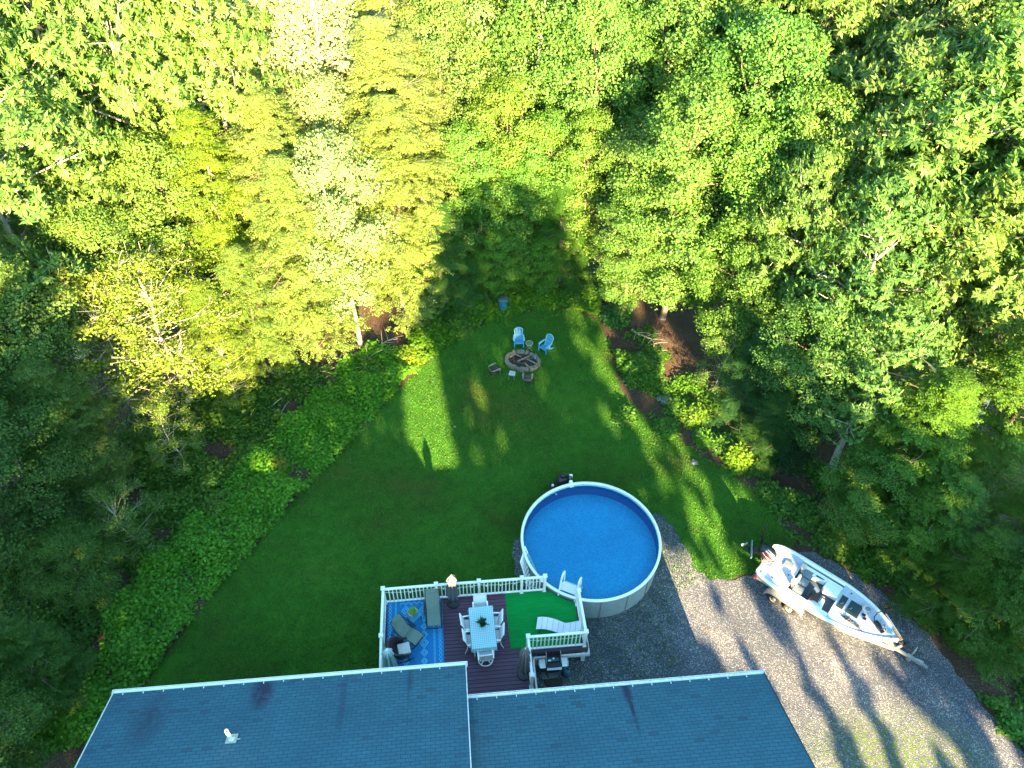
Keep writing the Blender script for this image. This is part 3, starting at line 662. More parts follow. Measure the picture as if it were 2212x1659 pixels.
# closed umbrellas
def umbrella(label, x, y, canopy, z_tip, flare=.17, skirt=.85, base=True, rz=0.0, seed=1):
    t = thing('closed_umbrella', label, 'umbrella', onD(x, y).to_tuple(), YAW + rz, 'folded patio umbrellas on the deck')
    q = MB(); q.tube([(0, 0, .05), (0, 0, z_tip - .02)], .019, 8); q.build('pole', 'steel' if seed < 3 else 'bronze', t, True)
    rr = random.Random(seed); n = 32; prof = [(0, z_tip), (.06, z_tip - .03), (.15, z_tip - .18), (.19, z_tip - .34), (.15, z_tip - .44), (.17, z_tip - .6), (flare * .95, z_tip - skirt + .15), (flare, z_tip - skirt)]
    q = MB(); rows = []
    ph = [rr.uniform(.75, 1.2) for _ in range(8)]
    for k, (r, z) in enumerate(prof):
        row = []
        for j in range(n + 1):
            a = 2 * math.pi * j / n; w = .60 + .46 * (abs(math.cos(4 * a)) ** 1.6) * ph[int((j % n) / 4)]
            w = 1 if k == 0 else w; row.append((r * w * math.cos(a), r * w * math.sin(a), z - (.05 * (w - .6) if k > 5 else 0)))
        rows.append(row)
    q.sheet(rows, 0); q.build('canopy', canopy, t, True)
    q = MB(); q.lathe([(0, z_tip + .05), (.02, z_tip + .03), (.02, z_tip - .02)], 8); q.build('finial', 'white', t)
    if base:
        q = MB(); q.lathe([(0, .0), (.235, .0), (.245, .02), (.23, .045), (.06, .075), (.035, .10), (.035, .36), (.02, .36)], 32); q.build('base', 'black', t, True)
    q = MB(); q.tube([(.02, 0, .62), (.07, -.02, .62), (.075, -.04, .55), (.075, -.1, .52)], .012, 6); q.build('crank', 'white', t)
    return t
umbrella('folded dark grey umbrella with sunlit tip at the far deck railing', 2.50, -.16, 'umb_grey', 1.88, .24, 1.32, seed=1)
umbrella('folded pale teal striped umbrella by the left deck railing beside the rocker', .34, -2.82, 'umb_teal', 2.15, .23, 1.35, seed=2)
umbrella('folded taupe umbrella on the deck edge next to the grill', 4.80, -3.05, 'umb_taupe', 1.90, .24, 1.38, seed=3)
# dining table, cloth, plant
tx, ty = 3.48, -1.57
t = thing('dining_table', 'rectangular white patio table under a patterned cloth', 'table', onD(tx, ty).to_tuple(), YAW + math.radians(1.2))
q = MB(); q.box((0, 0, .70), (.80, 1.52, .03)); q.build('table_top', 'white', t)
for sx in (-1, 1):
    for sy in (-1, 1): q = MB(); q.box((sx * .33, sy * .70, .345), (.05, .05, .69)); q.build('leg', 'white', t)
cl = MB(); hx, hy = .42, .78; rows = []
def drape(u, v):
    x = max(-hx, min(hx, u)); y = max(-hy, min(hy, v)); ox, oy = u - x, v - y; d = math.hypot(ox, oy)
    wv = .018 * math.sin(9 * (u + v)) + .012 * math.sin(17 * (u - v))
    return (x + (.25 + wv * 6) * ox * .5, y + (.25 + wv * 6) * oy * .5, .722 - .97 * d)
us = [-hx - .2, -hx - .12, -hx - .04, -hx] + [(-hx + 2 * hx * i / 8) for i in range(1, 8)] + [hx, hx + .04, hx + .12, hx + .2]
vs_ = [-hy - .2, -hy - .12, -hy - .04, -hy] + [(-hy + 2 * hy * i / 24) for i in range(1, 24)] + [hy, hy + .04, hy + .12, hy + .2]
cl.sheet([[drape(u, v) for u in us] for v in vs_], 0)
c_ = tag(cl.build('tablecloth', 'cloth', smooth=True), 'teal and white geometric patterned cloth draped over the patio table', 'tablecloth'); c_.location = onD(tx, ty); c_.rotation_euler = (0, 0, YAW + math.radians(1.2))
pl = thing('potted_plant', 'dark leafy plant in a black square pot in the middle of the table', 'plant', onD(3.49, -1.50, DZ + .724).to_tuple(), YAW + .1)
q = MB(); q.add([(-.07, -.07, 0), (.07, -.07, 0), (.07, .07, 0), (-.07, .07, 0), (-.10, -.10, .16), (.10, -.10, .16), (.10, .10, .16), (-.10, .10, .16)], [(3, 2, 1, 0), (0, 1, 5, 4), (1, 2, 6, 5), (2, 3, 7, 6), (3, 0, 4, 7), (4, 5, 6, 7)]); q.build('pot', 'black', pl)
leafy('greenpot', 40, .05, .05, .25, .07, pl, z0=.13, up=.9, seed=5)
# patio chairs (face +y)
def sling_chair(label, x, y, rz, swivel=False):
    t = thing('patio_chair', label, 'chair', onD(x, y).to_tuple(), YAW + rz, 'white sling chairs round the patio table')
    W = .22
    seat = [(.22, .37), (.10, .355), (-.06, .345), (-.20, .36)]; back = [(-.205, .37), (-.25, .52), (-.29, .68), (-.335, .84), (-.37, .93)]
    if swivel: back = [(-.205, .37), (-.225, .52), (-.245, .68), (-.265, .84), (-.28, .90)]
    q = MB(); q.sheet([[(-W + .01 + j * (W - .01), p[0], p[1] - .012 * (j == 1)) for j in range(3)] for p in seat], .008); q.build('seat', 'sling', t, True)
    q = MB(); q.sheet([[(-W + .02 + j * (W - .02), p[0], p[1]) for j in range(3)] for p in back[:-1]] + [[(-W + .02 + j * (W - .02), back[-1][0] + .012, back[-1][1] - .05) for j in range(3)]], .008); q.build('backrest', 'sling', t, True)
    for s in (-1, 1):
        q = MB(); q.tube([(s * W, a, b) for a, b in seat + back], .017, 6); q.build('side_frame', 'white', t, True)
        q = MB(); q.bar((s * (W + .035), .20, .575), (s * (W + .035), -.27, .585), .05, .025); q.build('armrest', 'white', t, bevel=.008)
        q = MB()
        if swivel: q.tube([(s * (W + .035), .18, .56), (s * W, .15, .36), (s * .06, 0, .26)], .016, 6)
        else:
            q.tube([(s * (W + .035), .19, .565), (s * (W + .03), .23, .02), (s * (W + .03), .27, .015)], .016, 6); q.tube([(s * (W + .03), -.25, .57), (s * (W + .03), -.27, .3), (s * (W + .04), -.36, .015)], .016, 6)
        q.build('leg', 'white', t, True)
    q = MB(); q.tube([(-W, back[-1][0], back[-1][1]), (W, back[-1][0], back[-1][1])], .017, 6); q.tube([(-W, .22, .37), (W, .22, .37)], .015, 6); q.tube([(-W, -.205, .36), (W, -.205, .36)], .015, 6)
    q.build('cross_bar', 'white', t, True)
    if swivel:
        q = MB(); R = .25; q.tube([(R * math.cos(a), R * math.sin(a), .025) for a in [math.radians(k) for k in range(0, 360, 15)]], .02, 6, closed=True)
        for k in (45, 135, 225, 315): q.tube([(R * math.cos(math.radians(k)), R * math.sin(math.radians(k)), .025), (0, 0, .11)], .016, 6)
        q.tube([(0, 0, .1), (0, 0, .34)], .028, 8); q.build('swivel_base', 'white', t, True)
    return t
H90 = math.pi / 2
sling_chair('white sling chair at the far end of the patio table, against the railing side', 3.46, -.78, math.pi)
sling_chair('white sling chair on the left of the table, farther from the house', 3.10, -1.28, -H90 + .1)
sling_chair('white sling chair on the left of the table, nearer the house', 3.16, -1.86, -H90 + .1)
sling_chair('white sling chair on the turf side of the table, farther from the house', 3.84, -1.24, H90 - .1)
sling_chair('white sling chair on the turf side of the table, nearer the house', 3.84, -1.76, H90 - .1)
sling_chair('white swivel chair with round ring base at the house end of the table', 3.52, -2.42, .05, True)
# padded chaise on the turf mat
t = thing('chaise_lounge', 'pale padded chaise lounge in wavy shape on the green turf mat', 'lounge chair', onD(6.17, -1.58).to_tuple(), YAW + math.radians(-14))
prof = [(-.78, .36), (-.60, .43), (-.42, .45), (-.22, .42), (-.02, .34), (.16, .25), (.24, .235), (.40, .33), (.58, .46), (.76, .60)]
W = .23
q = MB(); q.sheet([[(a, -W + 2 * W * j / 4, b) for j in range(5)] for a, b in prof], .035); pad = q.build('pad', 'lavender', t, True)
q = MB()
for i in (1, 2, 3, 4, 5, 7, 8): a, b = prof[i]; q.box((a, 0, b + .001), (.010, 2 * W - .01, .006))
q.build('seam', 'seatgrey', pad)
for s in (-1, 1):
    q = MB(); q.tube([(a, s * (W - .01), b - .045) for a, b in prof], .013, 6); q.build('side_rail', 'dark_metal', t, True)
for x_, z_ in ((-.62, .39), (.0, .31), (.5, .36)):
    q = MB()
    for s in (-1, 1): q.tube([(x_, s * W * .9, z_ - .02), (x_ - .04, s * W * .9, .01)], .012, 6)
    q.tube([(x_ - .04, -W * .9, .015), (x_ - .04, W * .9, .015)], .012, 6); q.build('leg', 'dark_metal', t, True)

# ------------------------------------------------------------ grill and what stands beside it
GP = DW(5.88, -2.63)
gx, gy = GP.x, GP.y
t = thing('gas_grill', 'gas grill with raised lid and two pale side shelves below the deck', 'grill', (gx, gy, 0), YAW)
q = MB(); q.box((0, .08, .44), (.48, .20, .64)); q.build('cabinet', 'bronze', t, bevel=.01)
q = MB(); q.box((0, -.21, .80), (.52, .05, .16), rx=.35); cp = q.build('control_panel', 'steel', t, bevel=.008)
for i in range(3): q = MB(); q.lathe([(0, .03), (.025, .03), (.03, 0)], 10, (-.16 + .16 * i, -.245, .81), Matrix.Rotation(math.radians(80), 4, 'X')); q.build('knob', 'black', cp)
q = MB(); q.tube([(-.26, -.2, .9), (-.13, -.215, .905), (.13, -.215, .905), (.26, -.2, .9)], .02, 8); q.build('front_trim', 'steel', t, True)
q = MB(); q.box((0, -.02, .845), (.50, .34, .05)); q.build('firebox', 'black', t)
q = MB()
rows = [[(-.25 + .5 * j / 2, .16 - .02 * i + .0, 0) for j in range(3)] for i in range(2)]
lidp = [(.03, .92), (.10, .97), (.15, 1.06), (.20, 1.16), (.19, 1.25)]
q.sheet([[(-.24 + .48 * j / 4, a, b) for j in range(5)] for a, b in lidp], .02); lid = q.build('lid', 'black', t, True)
q = MB()
for s in (-1, 1): q.bar((s * .255, .02, .90), (s * .255, .20, 1.24), .02, .17)
q.build('lid_side', 'steel', lid)
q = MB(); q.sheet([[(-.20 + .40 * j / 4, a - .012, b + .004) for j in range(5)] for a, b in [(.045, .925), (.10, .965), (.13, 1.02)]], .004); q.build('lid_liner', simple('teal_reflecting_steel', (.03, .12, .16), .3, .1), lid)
q = MB(); q.lathe([(0, .02), (.035, .018), (.04, 0)], 12, (.0, .10, 1.0)); q.box((-.14, .055, .955), (.10, .05, .012), rx=.6); q.build('thermometer', 'white', lid)
for s in (-1, 1):
    q = MB(); q.prism([(s * .29, -.16), (s * .47, -.16), (s * .50, .0), (s * .47, .16), (s * .29, .16)][::s], .845, .87); sh = q.build('side_shelf', 'white_dirty', t)
    q = MB(); q.tube([(s * .49, -.15, .86), (s * .52, 0, .86), (s * .49, .15, .86)], .014, 6); q.build('shelf_edge', 'steel', sh)
    q = MB(); q.lathe([(0, 0), (.05, .0), (.05, .03), (0, .03)], 10, (s * .2, -.12, .05), Matrix.Rotation(H90, 4, 'Y')); q.build('wheel', 'black', t)
tp = DW(6.36, -2.72)
t = thing('propane_tank', 'teal propane tank on the gravel at the right side of the grill', 'gas tank', (tp.x, tp.y, 0), YAW)
q = MB(); q.lathe([(.10, 0), (.10, .04), (.13, .08), (.135, .28), (.10, .36), (.03, .39), (0, .39)], 20); q.build('cylinder', 'bin', t, True)
q = MB(); q.lathe([(.09, .36), (.095, .46), (.085, .46), (.08, .37)], 16); q.build('collar', 'seatgrey', t, True)
for i, (x, y) in enumerate(((5.60, -2.70), (5.84, -2.68), (6.07, -2.66))):
    o = MB().box((0, 0, .03), (.225, .26, .05)).build('paver', 'paver', bevel=.006); p = DW(x, y); o.location = (p.x, p.y, 0); o.rotation_euler = (0, 0, YAW + .01 * i)
    tag(o, ('square concrete paver, left of the three in front of the grill', 'square concrete paver, middle of the three in front of the grill', 'square concrete paver, right of the three in front of the grill')[i], 'paver', 'pavers before the grill')
p = DW(5.66, -2.66); q = MB(); q.lathe([(0, 0), (.035, 0), (.04, .08), (.02, .1), (0, .1)], 12); o = tag(q.build('bottle', 'greenpot', smooth=True), 'small green bottle standing on the left paver', 'bottle'); o.location = (p.x, p.y, .056)
p = DW(6.27, -2.72); q = MB(); q.lathe([(0, 0), (.07, 0), (.085, .12), (.075, .12), (.065, .02), (0, .02)], 16); o = tag(q.build('flower_pot', 'black', smooth=True), 'black empty pot right of the pavers', 'pot'); o.location = (p.x, p.y, .015)
p = DW(5.88, -2.83); q = MB(); q.prism([(-.34, .0)] + [(.34 * math.cos(a), -.42 * math.sin(a)) for a in [math.pi - math.pi * k / 16 for k in range(17)]][1:], .0, .02)
q2 = MB(); q.v = [(a, b, c) for a, b, c in q.v]
o = tag(q.build('door_mat', 'mat'), 'brown half-oval rubber mat on the gravel below the pavers', 'mat'); o.location = (p.x, p.y, .014); o.rotation_euler = (0, 0, YAW)
q2.tube([(-.34, 0, .022)] + [(.34 * math.cos(a), -.42 * math.sin(a), .022) for a in [math.pi - math.pi * k / 16 for k in range(1, 16)]] + [(.34, 0, .022)], .012, 5); q2.build('rim', 'black', o)

# ------------------------------------------------------------ fire ring and chairs on the lawn
fc = G(1129, 779, .1); fa, fb = .80, .60
t = thing('fire_pit', 'oval ring of rough stones holding ash and charred logs on the lawn', 'fire pit', (fc.x, fc.y, 0), math.radians(-12))
rr = random.Random(4); ns = 22
for k in range(ns):
    a = 2 * math.pi * k / ns; x, y = fa * math.cos(a), fb * math.sin(a); L = .21
    q = MB(); q.box((0, 0, 0), (.2 * rr.uniform(.85, 1.1), .19 * rr.uniform(.8, 1.15), .2 * rr.uniform(.8, 1.2)))
    q.v = [(v[0] + rr.uniform(-.02, .02), v[1] + rr.uniform(-.02, .02), v[2] + rr.uniform(-.02, .02)) for v in q.v]
    o = q.build('stone', 'stone', t, bevel=.025); o.location = (x, y, .09); o.rotation_euler = (0, 0, math.atan2(fb * math.cos(a), -fa * math.sin(a)))
q = MB(); q.prism([(.72 * math.cos(2 * math.pi * i / 24), .52 * math.sin(2 * math.pi * i / 24)) for i in range(24)], .012, .05)
for i in range(60): a = rr.uniform(0, 6.28); r_ = math.sqrt(rr.random()) * .62; q.box((r_ * math.cos(a), r_ * .72 * math.sin(a), .06), (rr.uniform(.03, .12), rr.uniform(.02, .06), rr.uniform(.02, .06)), rz=rr.uniform(0, 3), rx=rr.uniform(-.4, .4))
q.build('ash_bed', 'ash', t)
for i, (x, y, L, rz, z, mt2) in enumerate(((-.38, .28, .62, -.35, .16, 'log'), (.05, .05, .70, .75, .22, 'log'), (.22, .12, .55, .5, .17, 'brownwood'), (.45, -.02, .60, -.45, .17, 'rock'), (.30, -.32, .5, -.7, .14, 'log'), (-.45, -.02, .5, -1.2, .14, 'brownwood'), (-.1, -.18, .6, -.2, .12, 'brownwood'), (-.55, .18, .35, .9, .16, 'log'))):
    d = Vector((math.cos(rz), math.sin(rz), .06)) * L / 2; c = Vector((x, y, z)); q = MB(); q.tube([c - d, c, c + d], [.04, .045, .032], 7); q.build('log', mt2, t, True)
o = tag(MB().lathe([(0, 0), (.05, 0), (.05, .13), (.04, .13), (.035, .02), (0, .02)], 14).build('mug', 'adblue', smooth=True), 'small blue mug standing on the far stones of the fire ring', 'mug'); p = G(1146 + .9 * 0 + 11, 787 - 3, .22); p = G((1380 + 1035 / 5.53) * .7373, (850 + 1100 / 5.53) * .7373, .2); o.location = (p.x, p.y, .19)
def adirondack(name, label, loc, rz, mats, s=1.0, grp=None, high=True):
    t = thing(name, label, 'chair', loc, rz, grp); t.scale = (s, s, s); a_, b_, c_ = mats
    q = MB()
    for i in range(6): q.box((0, -.22 + .085 * i, .36 - .028 * i), (.47, .075, .02), rx=-.32)
    q.box((0, -.275, .33), (.50, .025, .10)); q.build('seat', a_, t)
    n = 6; bh = .80 if high else .42
    q = MB()
    for i in range(n):
        u = (i - (n - 1) / 2) / ((n - 1) / 2); hh = bh * (1 - .16 * u * u); x0 = u * .19; x1 = u * (.25 if high else .21)
        c0 = Vector((x0, .20, .22)); c1 = Vector((x1, .20 + hh * .40, .22 + hh * .93)); q.bar(c0, c1, .065, .018, up=(1, 0, 0)) if False else q.bar(c0, c1, .018, .056, up=(1, 0, 0))
    q.build('backrest', b_, t)
    q = MB(); top = [];
    if high:
        for i in range(9): u = -1 + i / 4; hh = bh * (1.02 - .16 * u * u); top.append((u * .26, .185 + hh * .40, .22 + hh * .93))
        q.tube([(-.20, .19, .22)] + top + [(.20, .19, .22)], .024, 6)
    q.bar((-.24, .36, .52), (.24, .36, .52), .02, .05); q.build('back_rim', c_, t)
    for s_ in (-1, 1):
        q = MB(); q.add([(s_ * .25, -.28, .53), (s_ * .36, -.26, .53), (s_ * .37, -.05, .535), (s_ * .33, .25, .53), (s_ * .26, .36, .53), (s_ * .25, .1, .53)] + [(s_ * .25, -.28, .555), (s_ * .36, -.26, .555), (s_ * .37, -.05, .56), (s_ * .33, .25, .555), (s_ * .26, .36, .555), (s_ * .25, .1, .555)],
              [(5, 4, 3, 2, 1, 0), (6, 7, 8, 9, 10, 11)] + [(i, (i + 1) % 6, 6 + (i + 1) % 6, 6 + i) for i in range(6)]); q.build('armrest', c_, t)
        q = MB(); q.bar((s_ * .28, -.27, 0), (s_ * .28, -.25, .53), .05, .09, up=(0, 1, 0)); q.bar((s_ * .26, .50, .0), (s_ * .25, -.05, .30), .03, .09); q.build('leg', a_, t)
    return t
adirondack('garden_chair', 'light blue slatted garden chair facing the fire ring straight on, trash can behind', (.30, 29.72, 0), math.radians(3), ('adblue', 'adblue', 'adpale'), .80, 'light blue garden chairs')
adirondack('garden_chair', 'light blue slatted garden chair turned sideways right of the small round table', (1.62, 29.32, 0), math.radians(-40), ('adblue', 'adblue', 'adpale'), .80, 'light blue garden chairs')
adirondack('low_chair', 'low brown wooden chair left of the little square table, seat toward the fire', (-.86, 27.66, 0), math.radians(122), ('brownwood', 'brownwood', 'greywood'), .72, 'low brown wooden chairs', False)
adirondack('low_chair', 'low brown wooden chair with its back to the pool, right of the square table', (.74, 27.12, 0), math.radians(176), ('brownwood', 'brownwood', 'greywood'), .72, 'low brown wooden chairs', False)
t = thing('round_table', 'little round folding table between the two light blue chairs', 'table', (.82, 29.35, 0))
q = MB(); q.lathe([(0, .445), (.17, .445), (.17, .455), (0, .455)], 20); q.build('table_top', 'glass_tbl', t)
q = MB(); q.tube([(.175 * math.cos(a), .175 * math.sin(a), .45) for a in [math.radians(k) for k in range(0, 360, 20)]], .012, 6, closed=True); q.build('rim', 'galv', t, True)
for k in range(4): q = MB(); s = 1 if k % 2 else -1; u = 1 if k < 2 else -1; q.tube([(s * .13, u * .13, .44), (-s * .17, u * .10, .0)], .011, 5); q.build('leg', 'galv', t)
t = thing('square_table', 'little pale square table between the two low brown chairs', 'table', (.0, 27.30, 0), math.radians(-12))
q = MB(); q.box((0, 0, .37), (.30, .30, .03)); q.build('table_top', 'stool', t, bevel=.006)
for sx in (-1, 1):
    for sy in (-1, 1): q = MB(); q.tube([(sx * .12, sy * .12, .36), (sx * .14, sy * .14, 0)], .014, 6); q.build('leg', 'greywood', t)
p = G(982, 922); o = tag(MB().lathe([(0, .04), (.05, .04), (.07, .0)], 12).build('stump', 'log'), 'tiny pale stump in the lawn right of the sunlit patch', 'stump'); o.location = (p.x, p.y, .0)
p = G(1087, 672, .0); t = thing('trash_can', 'teal plastic trash can with dark lid at the edge of the wood', 'trash can', (p.x, p.y, 0), 0)
q = MB(); q.lathe([(0, 0), (.17, 0), (.18, .02), (.24, .80), (.25, .80)], 24); q.build('body', 'bin', t, True)
q = MB()
for k in range(20): a = 2 * math.pi * k / 20; q.bar((.178 * math.cos(a), .178 * math.sin(a), .08), (.232 * math.cos(a), .232 * math.sin(a), .68), .014, .014)
q.build('rib', 'bin', t)
q = MB(); q.lathe([(.255, .79), (.265, .82), (.24, .85), (.1, .88), (0, .885)], 24); q.build('lid', 'lidgrey', t, True)
q = MB()
for s in (-1, 1): q.box((s * .25, -.02, .72), (.05, .10, .06))
q.build('handle', 'bin', t)
# ------------------------------------------------------------ trailer and boat (x to the bow, y to the wood)
BO = (9.85, 16.97, 0); BA = math.radians(-39.04)
tr = thing('boat_trailer', 'galvanised tandem-axle trailer carrying the white boat on the gravel', 'trailer', BO, BA)
for s in (-1, 1):
    q = MB(); q.bar((.1, s * .62, .42), (3.6, s * .55, .42), .07, .12); q.bar((3.6, s * .55, .42), (5.32, s * .05, .42), .07, .12); q.build('side_rail', 'galv', tr)
    q = MB(); q.bar((.1, s * .42, .52), (3.4, s * .38, .56), .10, .06); q.build('bunk', 'mat', tr)
    q = MB(); q.box((.06, s * .66, .45), (.04, .16, .08)); q.build('tail_light', 'red', tr)
    for wx in (1.04, 1.71):
        q = MB(); mt = Matrix.Rotation(math.radians(90), 4, 'X'); q.lathe([(.16, -.10), (.25, -.10), (.28, -.07), (.28, .07), (.25, .10), (.16, .10)], 28, (wx, s * .88, .28), mt); ty_ = q.build('tyre', 'tyre', tr, True)
        q = MB(); q.lathe([(.165, -.1 if s < 0 else .1), (.16, s * .06), (.13, s * .05), (.06, s * .075), (.05, s * .10), (0, s * .105)], 24, (wx, s * .88, .28), mt.inverted() if False else Matrix.Rotation(math.radians(-90), 4, 'X'))
        rim_ = q.build('rim', 'galv', ty_, True)
        q = MB()
        for k in range(8): a = k * math.pi / 4; q.lathe([(0, .082), (.026, .082), (.026, .05)], 8, (wx + .1 * math.cos(a), s * .88 + 0, .28 + .1 * math.sin(a)), Matrix.Rotation(math.radians(-90 * s), 4, 'X'))
        q.build('wheel_slot', 'black', ty_)
    q = MB(); pr = [(.62, .36), (.72, .54), (.86, .60), (1.90, .60), (2.05, .54), (2.16, .36)]
    q.sheet([[(a, s * .76, b), (a, s * 1.02, b)] for a, b in pr][::s], .012); q.sheet([[(a, s * 1.02, b), (a, s * 1.02, b - .06)] for a, b in pr], 0); q.build('fender', 'galv', tr, True)
for x in (.3, 1.04, 1.71, 2.6, 3.5): MBx = MB().bar((x, -.60, .36), (x, .60, .36), .06, .08).build('cross_member', 'galv', tr)
q = MB(); q.bar((4.9, 0, .42), (6.25, .02, .42), .09, .10); q.build('tongue', 'galv', tr)
q = MB(); q.bar((5.75, .02, .46), (6.28, .02, .44), .11, .09); q.bar((6.2, .02, .45), (6.44, .02, .44), .08, .08); q.tube([(6.44, .02, .40), (6.44, .02, .46)], .05, 10); q.bar((6.05, .06, .50), (6.3, .10, .50), .03, .04); q.build('coupler', 'bluewood' if False else 'steel', tr)
q = MB(); q.bar((5.35, .02, .45), (5.48, .02, .92), .08, .08); q.bar((5.44, .02, .88), (5.30, .02, .92), .08, .06); q.build('winch_post', 'galv', tr)
q = MB(); q.tube([(5.50, -.08, .92), (5.50, .10, .92)], .06, 10); q.box((5.33, .02, .98), (.09, .14, .09)); q.build('winch', 'black', tr, True)
q = MB(); q.tube([(5.88, .14, .05), (5.88, .14, .85)], .03, 8); q.tube([(5.88, .14, .85), (5.88, .26, .87)], .012, 6); q.lathe([(0, -.06), (.09, -.05), (.09, .05), (0, .06)], 12, (5.88, .14, .09), Matrix.Rotation(math.radians(90), 4, 'X')); q.build('jack', 'steel', tr, True)

bt = thing('bass_boat', 'white fishing boat with outboard motor resting on its trailer', 'boat', BO, BA)
HW = [(0, .74), (.13, .86), (.35, .93), (.6, .97), (1.2, .99), (2.0, .99), (3.0, .98), (3.5, .91), (3.9, .81), (4.2, .70), (4.6, .52), (4.9, .36), (5.12, .18), (5.26, .03)]
def hw(x): return float(np.interp(x, [a for a, _ in HW], [b for _, b in HW]))
def keel(x): return .50 + .30 * max(0, (x - 3.6) / 1.66) ** 2
def zg(x): return 1.0 + .05 * max(0, (x - 3) / 2.3)
xs = [0, .06, .13, .24, .35, .6, .9, 1.2, 1.6, 2, 2.5, 3, 3.3, 3.6, 3.9, 4.2, 4.4, 4.6, 4.8, 5.0, 5.12, 5.2, 5.26]
hull = MB()
rows = []
for x in xs:
    w = hw(x); k = keel(x); z = zg(x); c = min(1, (5.26 - x) / 1.6) ** .6 if x > 3.66 else 1
    r_ = [(-w, z), (-w * 1.0, z - .06), (-w * .96, z - .10), (-w * (.80 + .04 * c), .70 + (z - .70) * (1 - c) * .6), (-w * .45 * c, k + .05), (0, k)]
    rows.append([(x, a, b) for a, b in r_] + [(x, -a, b) for a, b in reversed(r_[:-1])])
hull.sheet(rows, 0)
o_ = len(hull.v); hull.v += rows[0]; hull.f.append(tuple(o_ + i for i in range(len(rows[0]))))
hl = hull.build('hull', 'gel', bt, True)
q = MB()
for s in (-1, 1): q.tube([(x, s * (hw(x) + .012), zg(x) - .075) for x in xs], .016, 6)
q.build('rub_rail', 'seatgrey', hl, True)
# dark hull lettering-like decal strokes along the near side aft
q = MB()
for i in range(10): x = .30 + i * .085; q.bar((x, -hw(x) - .004, .915), (x + .05, -hw(x + .05) - .004, .915), .004, .05 if i % 3 else .025)
q.build('side_decal', 'black', hl)
def deckgrid(x0, x1, y0f, y1f, z, name, mat='gel', n=12, parent=None, th=.0):
    q = MB(); xx = [x0 + (x1 - x0) * i / n for i in range(n + 1)]
    q.sheet([[(x, y0f(x) + (y1f(x) - y0f(x)) * j / 3, z(x) if callable(z) else z) for j in range(4)] for x in xx], th); return q.build(name, mat, parent or bt, True)
# gunwale caps (crowned), rear deck, front deck, side strips
for s in (-1, 1):
    q = MB(); q.sheet([[(x, s * hw(x), zg(x)), (x, s * max(0, hw(x) - .04), zg(x) + .025), (x, s * max(0, hw(x) - .11), zg(x) + .02), (x, s * max(0, hw(x) - .13), zg(x) - .03)] for x in xs][::-s], 0); q.build('gunwale', 'gel', bt, True)
deckgrid(.38, 1.24, lambda x: -hw(x) + .12, lambda x: hw(x) - .12, .97, 'rear_deck', 'deck_shade')
for s in (-1, 1): deckgrid(.02, .38, lambda x: (s * (hw(x) - .12)) if s < 0 else .26, lambda x: -.26 if s < 0 else hw(x) - .12, .97, 'splash_wing')
deckgrid(2.88, 5.12, lambda x: -max(.0, hw(x) - .12), lambda x: max(.0, hw(x) - .12), lambda x: .985 + .04 * max(0, (x - 3) / 2.3), 'front_deck', 'deck_shade', n=18)
deckgrid(1.24, 2.88, lambda x: -.87, lambda x: -.66, .97, 'side_deck'); deckgrid(1.24, 2.88, lambda x: .60, lambda x: .72, .965, 'side_deck'); deckgrid(1.24, 2.88, lambda x: .79, lambda x: .87, .98, 'side_deck')
q = MB(); q.box((2.06, .755, .90), (1.62, .07, .02)); q.build('rod_trough', 'carpet', bt)
q = MB(); q.box((2.06, -.02, .70), (1.66, 1.3, .02)); q.build('cockpit_floor', 'carpet', bt)
q = MB(); q.box((1.245, 0, .83), (.02, 1.3, .27)); q.box((2.875, 0, .84), (.02, 1.3, .27)); q.box((2.06, -.655, .83), (1.62, .02, .27)); q.box((2.06, .60, .83), (1.62, .02, .26)); q.build('cockpit_wall', 'gel', bt)
# transom well and inner console blocks
q = MB(); q.box((.20, 0, .88), (.36, .52, .02)); q.box((.37, 0, .92), (.02, .54, .11)); q.build('motor_well', 'seatlight', bt)
q = MB(); q.prism([(2.34, .14), (2.86, .14), (2.86, .60), (2.28, .60), (2.26, .26)], .72, .985); pcn = q.build('passenger_console', 'gel', bt, bevel=.03)
q = MB(); q.prism([(1.74, .44), (2.22, .50), (2.30, .60), (1.74, .60)], .72, .975); q.build('storage_bin', 'gel', bt, bevel=.01)
q = MB(); q.prism([(1.86, .49), (2.16, .53), (2.19, .565), (1.86, .565)], .977, .985); q.build('bin_opening', 'black', bt)
q = MB(); q.prism([(2.06, -.66), (2.62, -.66), (2.56, -.22), (2.14, -.10)], .72, .985); dc = q.build('driver_console', 'gel', bt, bevel=.03)
q = MB(); rows = []
for i in range(6):
    t_ = i / 5; rows.append([(2.10 + .30 * t_, -.62 + .04 * t_, .99 + .13 * math.sin(t_ * 2.6)), (2.08 + .36 * t_, -.38, .99 + .16 * math.sin(t_ * 2.6)), (2.14 + .30 * t_, -.14 - .04 * t_, .99 + .12 * math.sin(t_ * 2.6))])
q.sheet(rows, .01); q.build('dashboard', 'bronze', dc, True)
q = MB(); q.tube([(2.00 + .03 * math.cos(a), -.33 + .13 * math.cos(a), 1.04 + .13 * math.sin(a)) for a in [math.radians(k) for k in range(0, 360, 20)]], .014, 6, closed=True); q.bar((2.0, -.33, 1.04), (2.12, -.33, 1.0), .03, .03); q.bar((2.0, -.45, 1.04), (2.0, -.21, 1.04), .015, .02); q.build('steering_wheel', 'black', dc, True)
q = MB(); q.bar((2.22, -.20, 1.12), (2.05, -.12, 1.17), .012, .16); q.build('chart_screen', 'white', dc)
q = MB(); q.tube([(2.52, -.60, 1.0), (2.40, -.58, 1.12), (2.40, -.20, 1.10), (2.50, -.16, 1.0)], .016, 6); q.build('grab_rail', 'steel', dc, True)
